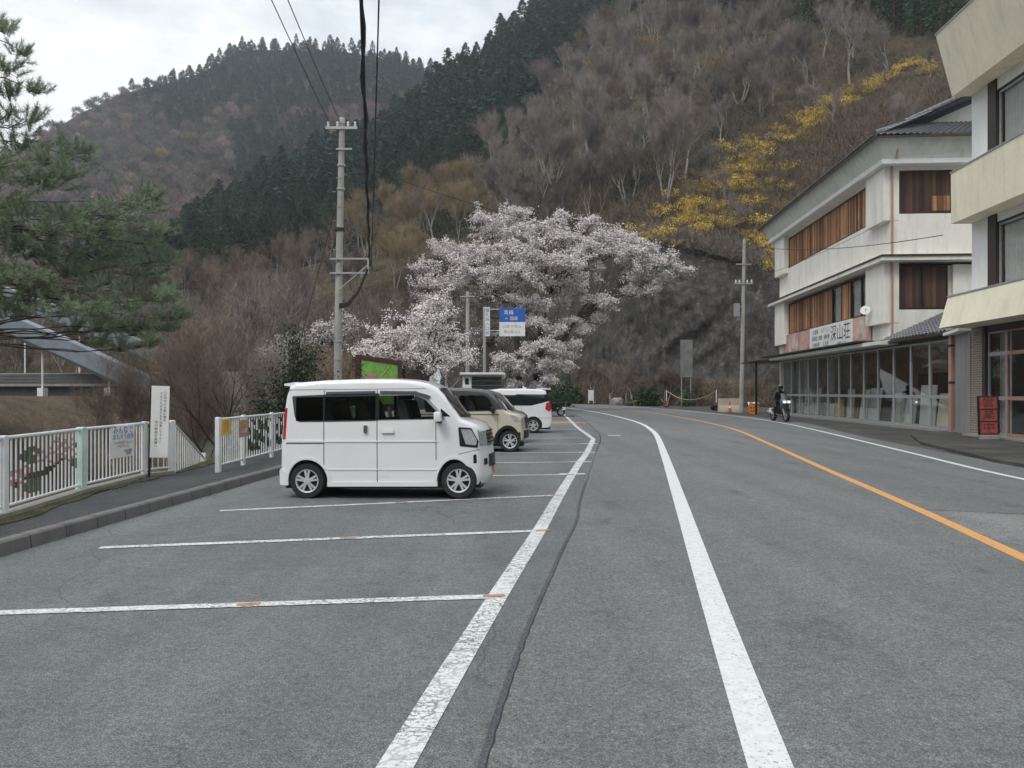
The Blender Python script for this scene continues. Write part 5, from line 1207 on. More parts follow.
write('lettering', '危険', .13, MAT['redink'], s2, (0, -.003, .07), FR); write('lettering', '注意', .12, MAT['redink'], s2, (0, -.003, -.04), FR)
s3 = sheet('poster', 'small rust-brown notice hanging on the fence beside the minivan', 'notice', (-5.68, 15.88, .93), .46, .36, R(86), 'pipe')
write('lettering', '火の用心', .10, MAT['yellow'], s3, (0, -.003, .08), FR); write('lettering', '山火事', .11, MAT['paper'], s3, (0, -.003, -.05), FR)
bn = thing('vertical_banner_sign', 'tall narrow white sign with vertical black writing on a black post', 'sign', (-6.42, 13.60, .15)); bn.rotation_euler = (0, R(1.5), R(12))
mb = MB(); mb.tube([(-.155, .03, -.15), (-.155, .03, 1.05)], .022, 8); mb.tube([(-.17, .03, .9), (-.17, .03, 1.64)], .010, 6); mb.build('post', MAT['black'], bn)
mb = MB(); mb.box(-.15, .155, 0, .02, .36, 1.66); bd = mb.build('board', MAT['paper'], bn, bevel=.003)
def vtext(s, x, z0, size, mat, parent, step=None):
    for k, ch in enumerate(s): write('lettering', ch, size, mat, parent, (x, -.004, z0-k*(step or size*1.12)), FR)
vtext('この先の川は急に増水', .085, 1.56, .052, MAT['ink'], bd); vtext('することがあります注意して下さい', .02, 1.52, .052, MAT['ink'], bd); vtext('河川利用の皆様へ', -.055, 1.0, .055, MAT['ink'], bd)
# utility pole on the left
up = thing('utility_pole', 'tall grey concrete utility pole behind the white minivan', 'pole', (-6.68, 28.6, 0))
mb = MB(); mb.tube([(0, 0, -.3), (.08, 0, 6), (.20, 0, 11.95)], [.16, .135, .105], 16); mb.build('shaft', MAT['poleconc'], up, smooth=True)
mb = MB(); mb.lathe([(.12, 11.93), (.12, 12.1), (.08, 12.15)], 12, 'z', (.2, 0, 0)); mb.build('pole_cap', MAT['galv'], up)
mb = MB(); mb.box(-.40, .80, -.15, -.08, 11.68, 11.78); mb.build('crossarm', MAT['galv'], up)
mb = MB(); mb.box(.0, .6, -.14, -.08, 10.9, 10.96); mb.build('crossarm', MAT['galv'], up)
for x in (-.3, .05, .45, .72):
    mb = MB(); mb.lathe([(.035, 11.78), (.05, 11.83), (.03, 11.87), (.05, 11.92), (.02, 11.97)], 10, 'z', (x, -.11, 0)); mb.build('insulator', MAT['wpaint'], up, smooth=True)
mb = MB()
for z in (6.72, 6.18): mb.box(-.22, 1.28, -.20, -.14, z, z+.06)
mb.box(1.2, 1.26, -.21, -.13, 6.2, 6.76); mb.tube([(.15, -.17, 5.6), (1.2, -.17, 6.5)], .025, 6); mb.build('cable_bracket', MAT['galv'], up)
mb = MB()
for k in range(16): 
    z = 1.6+k*.55; mb.tube([(.0, -.1, z), (.26 if k % 2 else -.12, -.16, z)], .010, 5)
mb.build('step_bolts', MAT['galv'], up)
mb = MB()
for k, s in enumerate((0, .06, .12)): mb.tube([(.14, -.20, 4.9+s), (.45, -.22, 4.95+s), (.85, -.22, 5.45+s*.5), (1.22, -.2, 6.35)], .04, 8)
mb.lathe([(.20, 7.85), (.20, 7.95)], 10, 'z', (.1, 0, 0)); mb.build('cable_loop', MAT['cable'], up, smooth=True)
for z in (10.3, 9.4, 3.6, 2.9):
    mb = MB(); mb.lathe([(.16, z), (.16, z+.07)], 14, 'z', (z*.017, 0, 0)); mb.build('pole_band', MAT['galv'], up)
def wire(name, label, a, b_, sag, r, group=None, extra=None, n=24, cat='cable'):
    a, b_ = Vector(a), Vector(b_); pts = [a.lerp(b_, k/n)-Vector((0, 0, sag*4*(k/n)*(1-k/n))) for k in range(n+1)]
    mb = MB(); mb.tube(pts, r, 6)
    if extra:   # lashed second strand and clips
        q = [p+Vector((.035*math.sin(i*1.1), 0, -.04+.01*math.cos(i*1.1))) for i, p in enumerate(pts)]; mb.tube(q, r*.8, 6)
        for i in range(0, n, 1): mb.tube([pts[i]+Vector((0, 0, .04)), pts[i]-Vector((0, 0, .07))], .009, 5)
    return tag(mb.build(name, MAT['cable'], smooth=True), label, cat, group)
wire('cable_bundle', 'thick black cable bundle hanging from the pole bracket and crossing overhead', (-5.38, 28.4, 6.5), (.30, -2.5, 6.9), .2, .028, None, True, 60)
wire('cable_bundle', 'slimmer black cable running close beside the thick overhead bundle', (-5.33, 28.4, 6.3), (.62, -2.5, 6.95), .22, .012)
for dx, lb in ((0, 'left one of two thin wires leaving the top of the left pole overhead'), (.42, 'right one of two thin wires leaving the top of the left pole overhead')):
    wire('overhead_wire', lb, (-6.95+dx, 28.5, 11.95), (-3.6+dx*.9, -6, 11.3), .35, .013)
wire('overhead_wire', 'thin wire sagging from the left pole across to the right pole', (-6.3, 28.6, 10.5), (19.1, 62, 13.6), 1.2, .014)
wire('guy_wire', 'guy wire slanting down on the left of the concrete pole', (-6.5, 28.6, 9.6), (-9.2, 30.0, 1.0), 0, .014)
mb = MB(); mb.tube([(-10.1, 33.5, -3), (-10.05, 33.5, 4.4)], .06, 8); tag(mb.build('short_pole', MAT['galv'], smooth=True), 'slim short grey pole among the trees left of the concrete pole', 'pole')
# right pole
rp = thing('utility_pole', 'slender concrete utility pole at the cliff foot beside the inn', 'pole', (18.95, 62, 0))
mb = MB(); mb.tube([(0, 0, -.3), (.25, 0, 14.3)], [.19, .12], 14); mb.build('shaft', MAT['poleconc'], rp, smooth=True)
mb = MB(); mb.box(-.6, .9, -.2, -.12, 10.6, 10.7); mb.build('crossarm', MAT['galv'], rp); mb = MB(); mb.box(-.5, .8, -.2, -.12, 12.2, 12.28); mb.build('crossarm', MAT['galv'], rp)
mb = MB(); mb.box(-.62, -.2, -.3, .1, 7.9, 9.0); mb.box(-.25, .0, -.1, .0, 8.7, 8.8); mb.build('transformer_box', MAT['grey'], rp, bevel=.03)
mb = MB()
for x in (-.5, -.2, .45, .8): mb.lathe([(.05, 10.7), (.07, 10.8), (.04, 10.95)], 8, 'z', (x, -.16, 0))
mb.build('insulators', MAT['wpaint'], rp)
wire('overhead_wire', 'dark wire from the right pole passing level in front of the inn', (19.1, 61.9, 13.9), (16.2, 28.2, 7.6), .5, .016)
wire('overhead_wire', 'thin wire from the right pole running down to the inn corner', (19.1, 61.9, 10.9), (18.2, 37.2, 10.0), .3, .012)
# green map board
mp = thing('map_board', 'green map board in a dark brown frame behind the roof of the white minivan', 'sign board', (-5.75, 31, 0), R(-4))
mb = MB(); 
mb.box(-.72, -.50, -.08, .08, 0, 3.24); mb.box(1.05, 1.19, -.08, .08, 0, 3.01); mb.prism([(-.50, 3.23), (1.05, 3.00), (1.05, 2.84), (-.50, 3.07)], 'y', -.07, .07); mb.box(-.50, 1.05, -.05, .05, 1.1, 1.2); mb.build('frame', MAT['signbrown'], mp)
mb = MB(); mb.prism([(-.50, 3.07), (1.05, 2.84), (1.05, 1.2), (-.50, 1.2)], 'y', -.02, .02); mapb = mb.build('map_sheet', MAT['green'], mp)
mb = MB(); mb.prism([(-.4, 2.35), (-.1, 2.5), (.2, 2.42), (.15, 2.3), (-.3, 2.2)], 'y', -.030, -.022); mb.build('map_route', MAT['pipe'], mapb)
mb = MB(); mb.tube([(.3, -.03, 1.4), (.5, -.03, 1.9), (.35, -.03, 2.3), (.7, -.03, 2.75)], .018, 5); mb.build('map_route', MAT['yellow'], mapb)
# kiosk hut
kh = thing('small_hut', 'small flat-roofed white hut with dark shutters under the cherry blossom', 'hut', (-2.9, 44, 0), R(3))
mb = MB(); mb.box(-.15, 2.45, -.35, 1.9, 2.72, 2.84); mb.build('roof', MAT['wpaint'], kh, bevel=.01)
mb = MB(); mb.box(0, .52, 0, 1.6, 0, 2.72); mb.box(.52, 2.3, .55, 1.6, 0, 2.72); mb.build('wall', MAT['white_wall'], kh)
mb = MB(); mb.box(.15, .36, -.02, .0, 2.15, 2.5); mb.build('window', MAT['carglass'], kh)
mb = MB()
for k in range(9): mb.box(.53, 2.3, .50, .548, .3+k*.26, .3+k*.26+.22)
mb.build('shutter', MAT['cargrey'], kh)
# sign mast with direction sign
sm = thing('road_sign_mast', 'grey steel mast carrying a narrow white sign and a blue direction board', 'road sign', (-2.0, 54.5, 0))
mb = MB(); mb.tube([(0, 0, -.1), (0, 0, 7.9)], [.13, .11], 12); mb.build('mast', MAT['galv'], sm, smooth=True)
mb = MB(); mb.tube([(0, 0, 7.7), (3.0, 0, 7.7)], .045, 8); mb.tube([(0, 0, 6.15), (3.0, 0, 6.15)], .045, 8); mb.build('arm', MAT['galv'], sm)
mb = MB(); mb.box(.02, .40, -.10, -.06, 5.75, 7.85); nb = mb.build('name_board', MAT['paper'], sm)
for k, ch in enumerate('鍾乳洞入口前'): write('lettering', ch, .30, MAT['bluink'], nb, (.21, -.105, 7.62-k*.33), FR)
mb = MB(); mb.box(1.08, 2.95, -.10, -.06, 6.78, 7.80); bb = mb.build('direction_board', M('sign_blue', (.03, .12, .46), .4), sm); write('lettering', '青梅', .36, MAT['paper'], bb, (1.75, -.105, 7.45), FR); write('lettering', '← 国道', .30, MAT['paper'], bb, (1.95, -.105, 7.02), FR)
mb = MB(); mb.box(1.08, 2.95, -.10, -.06, 5.75, 6.775); wb = mb.build('direction_board', MAT['paper'], sm, 'white lower half of the board with small grey writing'); write('lettering', '日原 川苔山', .26, MAT['grey'], wb, (2.0, -.105, 6.45), FR); write('lettering', '登山道入口', .24, MAT['grey'], wb, (2.0, -.105, 6.05), FR)
mb = MB(); mb.box(2.0, 2.5, -.112, -.103, 7.0, 7.12)
mb2 = thing('utility_pole', 'weathered slim concrete pole half hidden in blossom left of the sign mast', 'pole', (-3.05, 51.5, 0)); mb = MB(); mb.tube([(0, 0, -.2), (0, 0, 8.6)], [.16, .12], 12); mb.build('shaft', MAT['poleconc'], mb2, smooth=True)
mb = MB(); mb.box(-.5, .5, -.16, -.09, 8.2, 8.28); mb.build('crossarm', MAT['galv'], mb2)
lp = thing('lamp_post', 'thin grey lamp post with a short arm right of the sign mast', 'lamp post', (-.85, 58, 0)); mb = MB(); mb.tube([(0, 0, -.1), (0, 0, 3.9), (.12, 0, 4.05), (.5, 0, 4.1)], .05, 8); mb.build('post', MAT['galv'], lp, smooth=True)
mb = MB(); mb.box(.4, .9, -.08, .08, 4.04, 4.14); mb.build('lamp_head', MAT['galv'], lp, bevel=.02)
# ------------------------------------------------------------------ bridge
br = thing('arch_bridge', 'blue-grey steel arch bridge with white hangers crossing the gorge at left', 'bridge', (-21.5, 46, 0)); br.rotation_euler = (0, 0, R(170))
# local +x runs left along the deck (towards the camera side), z up; z values are world heights
MAT['steelblue'] = M('blue_grey_steel', (.19, .225, .265), .5, var=.2, scale=1.0); MAT['deckgrey'] = M('parapet_grey', (.12, .13, .13), .6); MAT['deckdark'] = M('dark_girder', (.05, .058, .065), .6, var=.2)
def arch_z(s): return 2.1+.435*s-.0028*s*s
for off, nm in ((-1.25, 'near'), (7.3, 'far')):
    mb = MB(); vs = []; fs = []; n = 40
    for i in range(n+1):
        s = -4+52*i/n; z = arch_z(s)
        for (dy, dz) in ((-.40, -.55), (.40, -.55), (.40, .55), (-.40, .55)): vs.append((s, -off+dy*1.0, z+dz))
    for i in range(n):
        for k in range(4): a = i*4+k; b_ = i*4+(k+1) % 4; fs.append((a, b_, b_+4, a+4))
    mb.add(vs, fs); rib = mb.build('arch_rib', MAT['steelblue'], br)
    mb = MB(); vs = []
    for i in range(n+1):
        s = -4+52*i/n; z = arch_z(s)-.553
        for dy in (-.46, .46): vs.append((s, -off+dy, z)); vs.append((s, -off+dy, z-.16))
    mb.add(vs, [f for i in range(n) for f in ((i*4, i*4+1, i*4+5, i*4+4), (i*4+2, i*4+6, i*4+7, i*4+3), (i*4+1, i*4+3, i*4+7, i*4+5), (i*4, i*4+4, i*4+6, i*4+2))]); mb.build('bottom_flange', MAT['deckdark'], rib)
    for k in range(9):
        s = 2.6+k*4.6; mb = MB(); mb.tube([(s, -off, 1.75), (s, -off, arch_z(s)-.6)], .06, 8); mb.box(s-.2, s+.2, -off-.2, -off+.2, 1.45, 1.95); mb.build('hanger', MAT['wpaint'], br)
mb = MB(); mb.box(-1.0, 49, -6.6, .45, 1.45, 2.05); mb.build('deck_girder', MAT['deckdark'], br)
mb = MB(); mb.box(-1.0, 49, -6.9, .75, 2.053, 2.20); mb.build('deck_slab', MAT['conc'], br)
mb = MB()
for y in (.62, -6.78):
    mb.box(-1, 49, y, y+.04, 2.203, 2.80)
    for z in (2.3, 2.5, 2.7): mb.box(-1, 49, y-.03, y+.07, z, z+.05)
mb.build('deck_parapet', MAT['deckgrey'], br)
mb = MB()
for y in (.60, -6.80): mb.box(-1, 49, y, y+.08, 2.803, 2.88)
mb.build('deck_railing', MAT['galv'], br)
for s in (14, 24, 34):
    mb = MB(); mb.tube([(s, 0, arch_z(s)), (s+3, -6.2, arch_z(s+3))], .13, 8); mb.tube([(s+3, 0, arch_z(s+3)), (s, -6.2, arch_z(s))], .13, 8); mb.build('cross_brace', MAT['steelblue'], br)
ab = MB(); ab.box(-6.5, -1.0, -7.2, 1.0, -4, 2.1); ab.box(-6.5, -1.3, .4, .9, 2.1, 2.9); ab.build('abutment', MAT['conc'], br)

# ------------------------------------------------------------------ inn (far right building)
RZ = R(-3.5)
inn = thing('inn_building', 'three-storey cream inn with orange boarded windows, name sign and tiled roof', 'building', (18.3, 31.1, 0), RZ)
def part(name, mat, parent, *boxes, label=None, bevel=0):
    mb = MB()
    for b_ in boxes: mb.box(*b_)
    return mb.build(name, MAT[mat] if isinstance(mat, str) else mat, parent, label, bevel=bevel)
Y0, Y1, XD = 5.9, 24.4, 13.0
# storey walls (front bands butt between openings)
part('wall', 'inn_wall', inn, (0, XD, Y0, Y1, 8.36, 10.48), (0, XD, Y0, Y1, 12.62, 13.95), (.0, XD, Y0, Y1, 4.25, 5.76), (.25, XD, Y0+.25, Y1-.2, 5.76, 7.96), (.25, XD, Y0+.25, Y1-.2, 10.48, 12.62))
part('wall', 'inn_wall', inn, (0, XD, Y1-.25, Y1, 0, 4.25), (5, XD, 0.3, Y1-.25, 0, 4.25), (3.0, XD, Y0, Y0+.25, 5.76, 7.96), (3.0, XD, Y0, Y0+.25, 10.48, 12.62), label='plain side and rear walls')
for z0, z1 in ((5.1, 8.10), (10.15, 12.80)):
    for ya, yb in ((Y0-.02, Y0+2.2), (Y1-2.1, Y1+.15)): part('pier', 'inn_wall', inn, (-.32, .42, ya, yb, z0, z1), bevel=.02)
part('ledge', 'inn_wall', inn, (-.62, XD, Y0-.55, Y1+.9, 8.10, 8.355), bevel=.02); part('ledge', 'white_wall', inn, (-.62, XD, Y0-.55, Y1+.9, 12.80, 13.05), bevel=.02)
part('gutter', 'brown', inn, (-.66, -.60, Y0-.59, Y1+.93, 8.30, 8.39), (-.60, XD, Y0-.61, Y0-.55, 8.30, 8.39))
# sloping cove under the eaves
mb = MB(); o0, o1 = .55, 1.0
v = [(-o0, Y0-o0, 13.05), (-o0, Y1+.6, 13.05), (-o1, Y1+1.0, 13.92), (-o1, Y0-o1, 13.92), (XD, Y0-o0, 13.05), (XD, Y0-o1*.75, 13.92)]
mb.add(v, [(0, 1, 2, 3), (0, 3, 5, 4)]); mb.box(-o1, XD, Y0-o1+.02, Y1+1.0, 13.92, 13.97); mb.build('soffit', MAT['soffit'], inn)
mb = MB()
for k in range(14): y = Y0-.6+k*1.45; mb.tube([(-o0+.02-.02, y, 13.07), (-o1-.005, y, 13.90)], .012, 4)

# boarded windows, front
def window(parent, side, a0, a1, z0, z1, cols, fill, mull='brown', depth=.25, rail=None, t=.07):
    """side 'f': front plane x, runs along y; 's': south plane y, runs along x"""
    def bx(mb, a, b_, d0, d1, za, zb): mb.box(d0, d1, a, b_, za, zb) if side == 'f' else mb.box(a, b_, d0, d1, za, zb)
    base = 0 if side == 'f' else Y0
    fr = MB(); bx(fr, a0, a1, base+.02, base+.12, z0, z0+t); bx(fr, a0, a1, base+.02, base+.12, z1-t, z1)
    w_ = (a1-a0)/cols
    for k in range(cols+1):
        c = a0+k*w_; lo = c if k == 0 else c-t/2; hi = c if k == cols else c+t/2
        if k == 0: hi = c+t
        if k == cols: lo = c-t
        bx(fr, lo, hi, base+.022, base+.118, z0+t, z1-t)
    if rail: bx(fr, a0+t, a1-t, base+.03, base+.10, rail, rail+t)
    f = fr.build('window', MAT[mull], parent)
    for k in range(cols):
        m = fill[k % len(fill)]; p = MB(); c0, c1 = a0+k*w_+t/2, a0+(k+1)*w_-t/2
        if k == 0: c0 += t/2
        if k == cols-1: c1 -= t/2
        bx(p, c0, c1, base+.06, base+.07, z0+t, z1-t)
        p.build({'board': 'boarding', 'dboard': 'boarding'}.get(m, 'pane'), MAT[m], f)
        if m == 'glass':
            p = MB(); n = 14; vs = []
            for q in range(n+1):
                u = c0+(c1-c0)*(.08+.84*q/n); d = base+.17+.025*math.sin(q*2.2)
                for z in (z0+t, z1-t): vs.append((d, u, z) if side == 'f' else (u, d, z))
            p.add(vs, [(2*q, 2*q+1, 2*q+3, 2*q+2) for q in range(n)]); p.build('curtain', MAT['paper'], f)
    return f
MAT['dimroom'] = M('dim_room', (.03, .03, .032), .9)
window(inn, 'f', Y0+2.2, Y1-2.1, 10.50, 12.58, 1, ['board'], t=.06)
window(inn, 'f', Y0+2.2, Y0+7.9, 5.78, 7.92, 4, ['glass', 'glass', 'board', 'glass'], 'black'); window(inn, 'f', Y0+7.92, Y1-2.1, 5.78, 7.92, 1, ['board'], 'black')
window(inn, 's', .35, 2.95, 10.50, 12.60, 2, ['dboard'], 'brown'); window(inn, 's', .35, 2.75, 5.78, 7.94, 2, ['dboard'], 'black')
part('wall', 'inn_wall', inn, (0, .35, Y0, Y0+.22, 5.76, 7.96), (0, .35, Y0, Y0+.22, 10.48, 12.62), label='corner strip between window and downpipe')
# small screen seen through the upper side window
part('window_shutter', 'board', inn, (2.0, 2.85, Y0+.035, Y0+.055, 10.62, 11.35))
mb = MB(); mb.tube([(.04, Y0-.10, 4.3), (.04, Y0-.10, 8.1)], .055, 8); mb.tube([(.04, Y0-.10, 8.36), (.04, Y0-.10, 12.80)], .055, 8); mb.tube([(.04, Y0-.62, 13.06), (.04, Y0-.80, 13.9)], .05, 8); mb.build('downpipe', MAT['pipe'], inn, smooth=True)
# main tiled roof: hipped skirt with upper gable, real tile courses
def tile_slope(name, a, b_, c, d, parent, pitch=.30, amp=.075):
    """corrugated tiles on quad a->b (eave) to d->c (top)"""
    a, b_, c, d = map(Vector, (a, b_, c, d)); W = (b_-a).length; n = max(2, int(W/pitch))*6; m = max(2, int((d-a).length/.28))
    nn = (b_-a).cross(d-a).normalized(); nn = nn if nn.z > 0 else -nn; vs = []; fs = []
    for j in range(m+1):
        for st_ in (0, 1):
            if (j == 0 and st_ == 0) or (j == m and st_ == 1): pass
            v = j/m; lift = .035 if st_ else 0.0
            for i in range(n+1):
                u = i/n; p = a.lerp(b_, u).lerp(d.lerp(c, u), v); h = amp*abs(math.sin(u*(n/6)*PI))**.7
                vs.append(p+nn*(h+lift))
    rows = 2*(m+1)
    for r_ in range(rows-1):
        for i in range(n): q = r_*(n+1)+i; fs.append((q, q+1, q+n+2, q+n+1))
    mb = MB().add(vs, fs); bmat = MAT['tile']
    # eave end caps
    return mb.build(name, bmat, parent)
ex, ey0, ey1 = -1.25, Y0-1.2, Y1+1.3; zr = 13.98; k_ = .50
rf = part('roof', 'tile', inn, (ex+.05, XD, ey0+.05, ey1, zr-.05, zr-.005))
tile_slope('roof_tiles', (ex, ey1, zr), (ex, ey0, zr), (ex+5.5, ey0+3.1, zr+5.5*k_), (ex+5.5, ey1-3, zr+5.5*k_), rf)
tile_slope('roof_tiles', (ex, ey0, zr), (XD, ey0, zr), (XD, ey0+3.1, zr+3.1*k_), (ex+3.1, ey0+3.1, zr+3.1*k_), rf)
tile_slope('roof_tiles', (ex+2.4, ey0+2.2, zr+1.2), (ex+2.4, ey1-2.2, zr+1.2), (ex+8, ey1-2.2, zr+3.7), (ex+8, ey0+2.2, zr+3.7), rf)
def ridge(a, b_, r=.13):
    a, b_ = Vector(a), Vector(b_); n = int((b_-a).length/.24); mb = MB()
    for i in range(n): p = a.lerp(b_, i/n); q = a.lerp(b_, (i+1.12)/n); mb.tube([p, q], [r, r*.84], 8)
    mb.tube([a, b_], r*.75, 6); return mb.build('roof_ridge', MAT['tile'], rf, smooth=True)
ridge((ex-.02, ey0-.02, zr+.10), (ex+3.1, ey0+3.1, zr+3.1*k_+.16), .15); ridge((ex+2.4, ey0+2.2, zr+1.4), (ex+8, ey0+2.2, zr+3.9), .13); ridge((ex+2.6, ey0+2.5, zr+1.5), (ex+8.1, ey0+2.5, zr+4.05), .13)
mb = MB(); mb.prism([(ex+3.0, zr+1.2), (XD, zr+1.2), (XD, zr+3.2), (ex+7.6, zr+3.2)], 'y', ey0+3.2, ey0+3.35); mb.build('gable', MAT['inn_wall'], rf)
part('fascia', 'brown', inn, (ex-.01, ex+.05, ey0, ey1, zr-.11, zr-.02), (ex+.05, XD, ey0, ey0+.06, zr-.11, zr-.02))
# ground floor annex roof (tiles) in front of the side wall
an = part('annex_roof', 'brown', inn, (-.55, 4.6, -.55, Y0-.02, 4.05, 4.14))
tile_slope('roof_tiles', (-.55, -.6, 4.16), (-.55, Y0-.08, 4.16), (4.5, Y0-.08, 4.16+5.05*.45), (4.5, -.6, 4.16+5.05*.45), an)
tri = MB(); tri.prism([(-.5, 4.14), (4.5, 4.14), (4.5, 4.14+5.0*.44)], 'y', -.52, -.40); tri.build('gable', MAT['inn_wall'], an)
# dark awning along the front
part('awning', 'brown', inn, (-1.25, -.02, Y0+.9, Y1+.3, 4.22, 4.30)); part('awning_fascia', 'soffit', inn, (-1.0, -.06, Y0-1.0, Y1-1, 3.98, 4.16)); 
aw = part('awning', 'brown', inn, (-1.6, 1.2, Y1+.32, Y1+5.2, 3.98, 4.06), label='flat porch roof beyond the far end'); part('porch_post', 'black', inn, (-1.5, -1.36, Y1+1.0, Y1+1.14, 0, 3.98)); 
mb = MB(); mb.tube([(-1.4, Y1+1.1, 3.2), (-1.4, Y1+3.2, 3.97)], .03, 6); mb.build('porch_brace', MAT['black'], inn)
# shopfront glazing
gz0, gz1 = .10, 3.92; yy = [.18+i*(Y1-1.0-.18)/13 for i in range(14)]
part('shopfront_sill', 'conc', inn, (-.10, .35, -.0, Y1-.3, -.05, .10))
for i in range(13):
    a, b_ = yy[i], yy[i+1]; fr = MB(); t_ = .075; xm = -.02
    fr.box(xm, xm+.09, a, a+t_, gz0, gz1); fr.box(xm, xm+.09, b_-t_+.002, b_-.003, gz0, gz1); fr.box(xm, xm+.088, a+t_, b_-t_, gz0, gz0+.14); fr.box(xm, xm+.088, a+t_, b_-t_, gz1-.09, gz1); fr.box(xm, xm+.088, a+t_, b_-t_, 1.42, 1.56)
    f = fr.build('window', MAT['alu'], inn); p = MB(); p.box(xm+.035, xm+.042, a+t_, b_-t_, gz0+.14, 1.42); p.box(xm+.035, xm+.042, a+t_, b_-t_, 1.56, gz1-.09); p.build('pane', MAT['glass'], f)
part('shopfront_header', 'brown', inn, (-.06, .3, 0, Y1-.3, 3.93, 4.05)); part('corner_post', 'alu', inn, (-.06, .12, .0, .17, .1, 3.93))
# inside the shop: back wall, floor and stacked boards
MAT['shopwall'] = M('shop_interior', (.34, .22, .15), .8, var=.45, scale=.8)
part('interior_wall', 'shopwall', inn, (2.6, 2.8, .3, Y1-.3, .1, 4.0)); part('interior_wall', 'paper', inn, (.2, 4.6, .02, .16, .1, 3.9)); part('interior_floor', 'conc', inn, (.36, 4.6, .2, Y1-.3, -.03, .10)); part('interior_ceiling', 'paper', inn, (.3, 4.98, .1, Y1-.3, 4.0, 4.04))
g = np.random.default_rng(9); y = .6
mats_ = ['cream', 'paper', 'paper', 'soffit', 'dboard', 'paper', 'cream', 'board', 'paper', 'yellow', 'paper', 'grey']
k = 0
while y < Y1-1.8:
    wd = g.uniform(.7, 1.5); m = mats_[k % 12]; h = g.uniform(1.35, 2.0) if m not in ('yellow',) else 1.2
    mb = MB(); x0 = g.uniform(.16, .34); lean = R(g.uniform(3, 8)); M4 = Matrix.Translation((x0, y, .11)) @ Matrix.Rotation(lean, 4, 'Y'); mb.box(0, .04, 0, wd, 0, h, 0, M4)
    words = {'paper': 'white panel', 'board': 'orange-brown board', 'soffit': 'pale green panel', 'yellow': 'yellow board', 'dboard': 'dark brown board', 'grey': 'grey panel', 'cream': 'cream panel'}[m]
    tag_o = mb.build('leaning_panel', MAT[m]); tag_o.matrix_world = Matrix.Translation((18.3, 31.1, 0)) @ Matrix.Rotation(RZ, 4, 'Z')
    tag(tag_o, words+' leaning inside the inn shopfront glass', 'panel', words+'s leaning inside the shopfront'); y += wd+g.uniform(.04, .3); k += 1
# curtains / tall dark things inside
part('curtain', 'grey', inn, (.25, .29, 14.2, 15.3, 1.0, 3.8), (.25, .29, 18.5, 20.0, .9, 3.8), (.25, .29, 21.0, 22.0, .4, 3.8), bevel=0)
part('shelf_unit', 'dboard', inn, (1.6, 2.2, 1.5, 6.5, .1, 2.6), (1.7, 2.3, 9, 12.5, .1, 2.2))
# name sign
MAT['signpink'] = M('faded_sign_pink', (.52, .33, .28), .6, var=.35, scale=1.1)
ns = part('name_sign', 'signpink', inn, (-.16, -.06, 8.0, 22.9, 4.32, 5.74))
wbd = part('name_panel', 'paper', ns, (-.19, -.163, 10.2, 17.2, 4.30, 5.75))
MAT['palepink'] = M('faded_pale_pink', (.60, .50, .45), .6, var=.2)
for (yc, zc, r_) in ((20.6, 5.1, .42), (19.9, 4.9, .36), (21.4, 4.8, .34), (9.0, 5.2, .38), (8.6, 4.8, .30), (9.5, 4.9, .30)): mb = MB(); mb.lathe([(r_, -.172), (r_*.96, -.164)], 14, 'x', (0, yc, zc)); mb.build('blossom_emblem', MAT['palepink'], ns)
LR = (R(90), 0, R(-90))
for s, yc, zc, sz, mt in (('深山荘', 12.0, 5.08, 1.02, 'ink'), ('お食事', 16.1, 5.42, .34, 'ink'), ('そばうどん', 14.4, 5.45, .32, 'greenink'), ('御宿泊', 16.2, 5.02, .34, 'ink'), ('旅館・御休憩', 14.6, 5.02, .32, 'ink'), ('川魚料理', 16.0, 4.62, .32, 'ink'), ('お土産', 14.3, 4.62, .34, 'ink'), ('お気軽にどうぞ', 11.8, 4.50, .20, 'ink')):
    write('lettering', s, sz, MAT[mt], wbd, (-.196, yc, zc), LR)
# satellite dish
sd_ = thing('satellite_dish', 'grey satellite dish on the front corner pier of the inn', 'satellite dish', (18.2, 38.6, 5.6)); sd_.scale = (.55, .55, .55)
mb = MB(); mb.lathe([(.02, .10), (.25, .07), (.45, 0)], 24, 'y'); d = mb.build('dish', MAT['galv'], sd_, smooth=True); d.rotation_euler = (R(-20), 0, R(-35)); d.location = (-.15, -.25, .55)
mb = MB(); mb.tube([(.25, .0, 0), (-.05, -.1, 0), (-.1, -.2, .5)], .03, 8); mb.tube([(-.13, -.22, .5), (-.35, -.75, .55)], .015, 6); mb.box(-.40, -.30, -.82, -.72, .5, .6); mb.build('mount', MAT['galv'], sd_)

# ------------------------------------------------------------------ near right building
sh = thing('corner_shop', 'cream concrete building with three overhanging balcony bands and glass doors', 'building', (17.1, 27.9, 0), RZ)
LN = -24
def band(z0, z1, x0, x1, mat='cream'):
    mb = MB(); mb.prism([(x0, z0), (x1, z1), (x1+.16, z1), (.3, z1), (.3, z0+.12), (x0+.16, z0)], 'y', LN, 0.0)
    return mb
for z0, z1, x0, x1 in ((4.08, 5.22, -1.18, -.86), (7.96, 9.84, -.74, -.75), (12.70, 15.0, -.70, -1.30)):
    mb = MB(); mb.prism([(x0, z0), (x1, z1), (.0, z1), (.0, z0)], 'y', LN, -.0); b_ = mb.build('balcony_band', MAT['cream'], sh)
    part('coping', 'grey', b_, (x1-.03, x1+.14, LN, .03, z1+.002, z1+.05))
part('wall', 'white_wall', sh, (0.003, 7, -1.1, -.003, 5.22, 7.96), (0.003, 7, -1.1, -.003, 9.84, 12.70), (.003, 7, LN, -.003, 7.3+.66, 9.84), (.3, 7, LN, -1.1, 5.22, 7.96), (.3, 7, LN, -1.1, 9.84, 12.70), (.003, 7, LN, -.003, 12.70, 14.9), (.003, 7, LN, -.003, 4.1, 5.22))
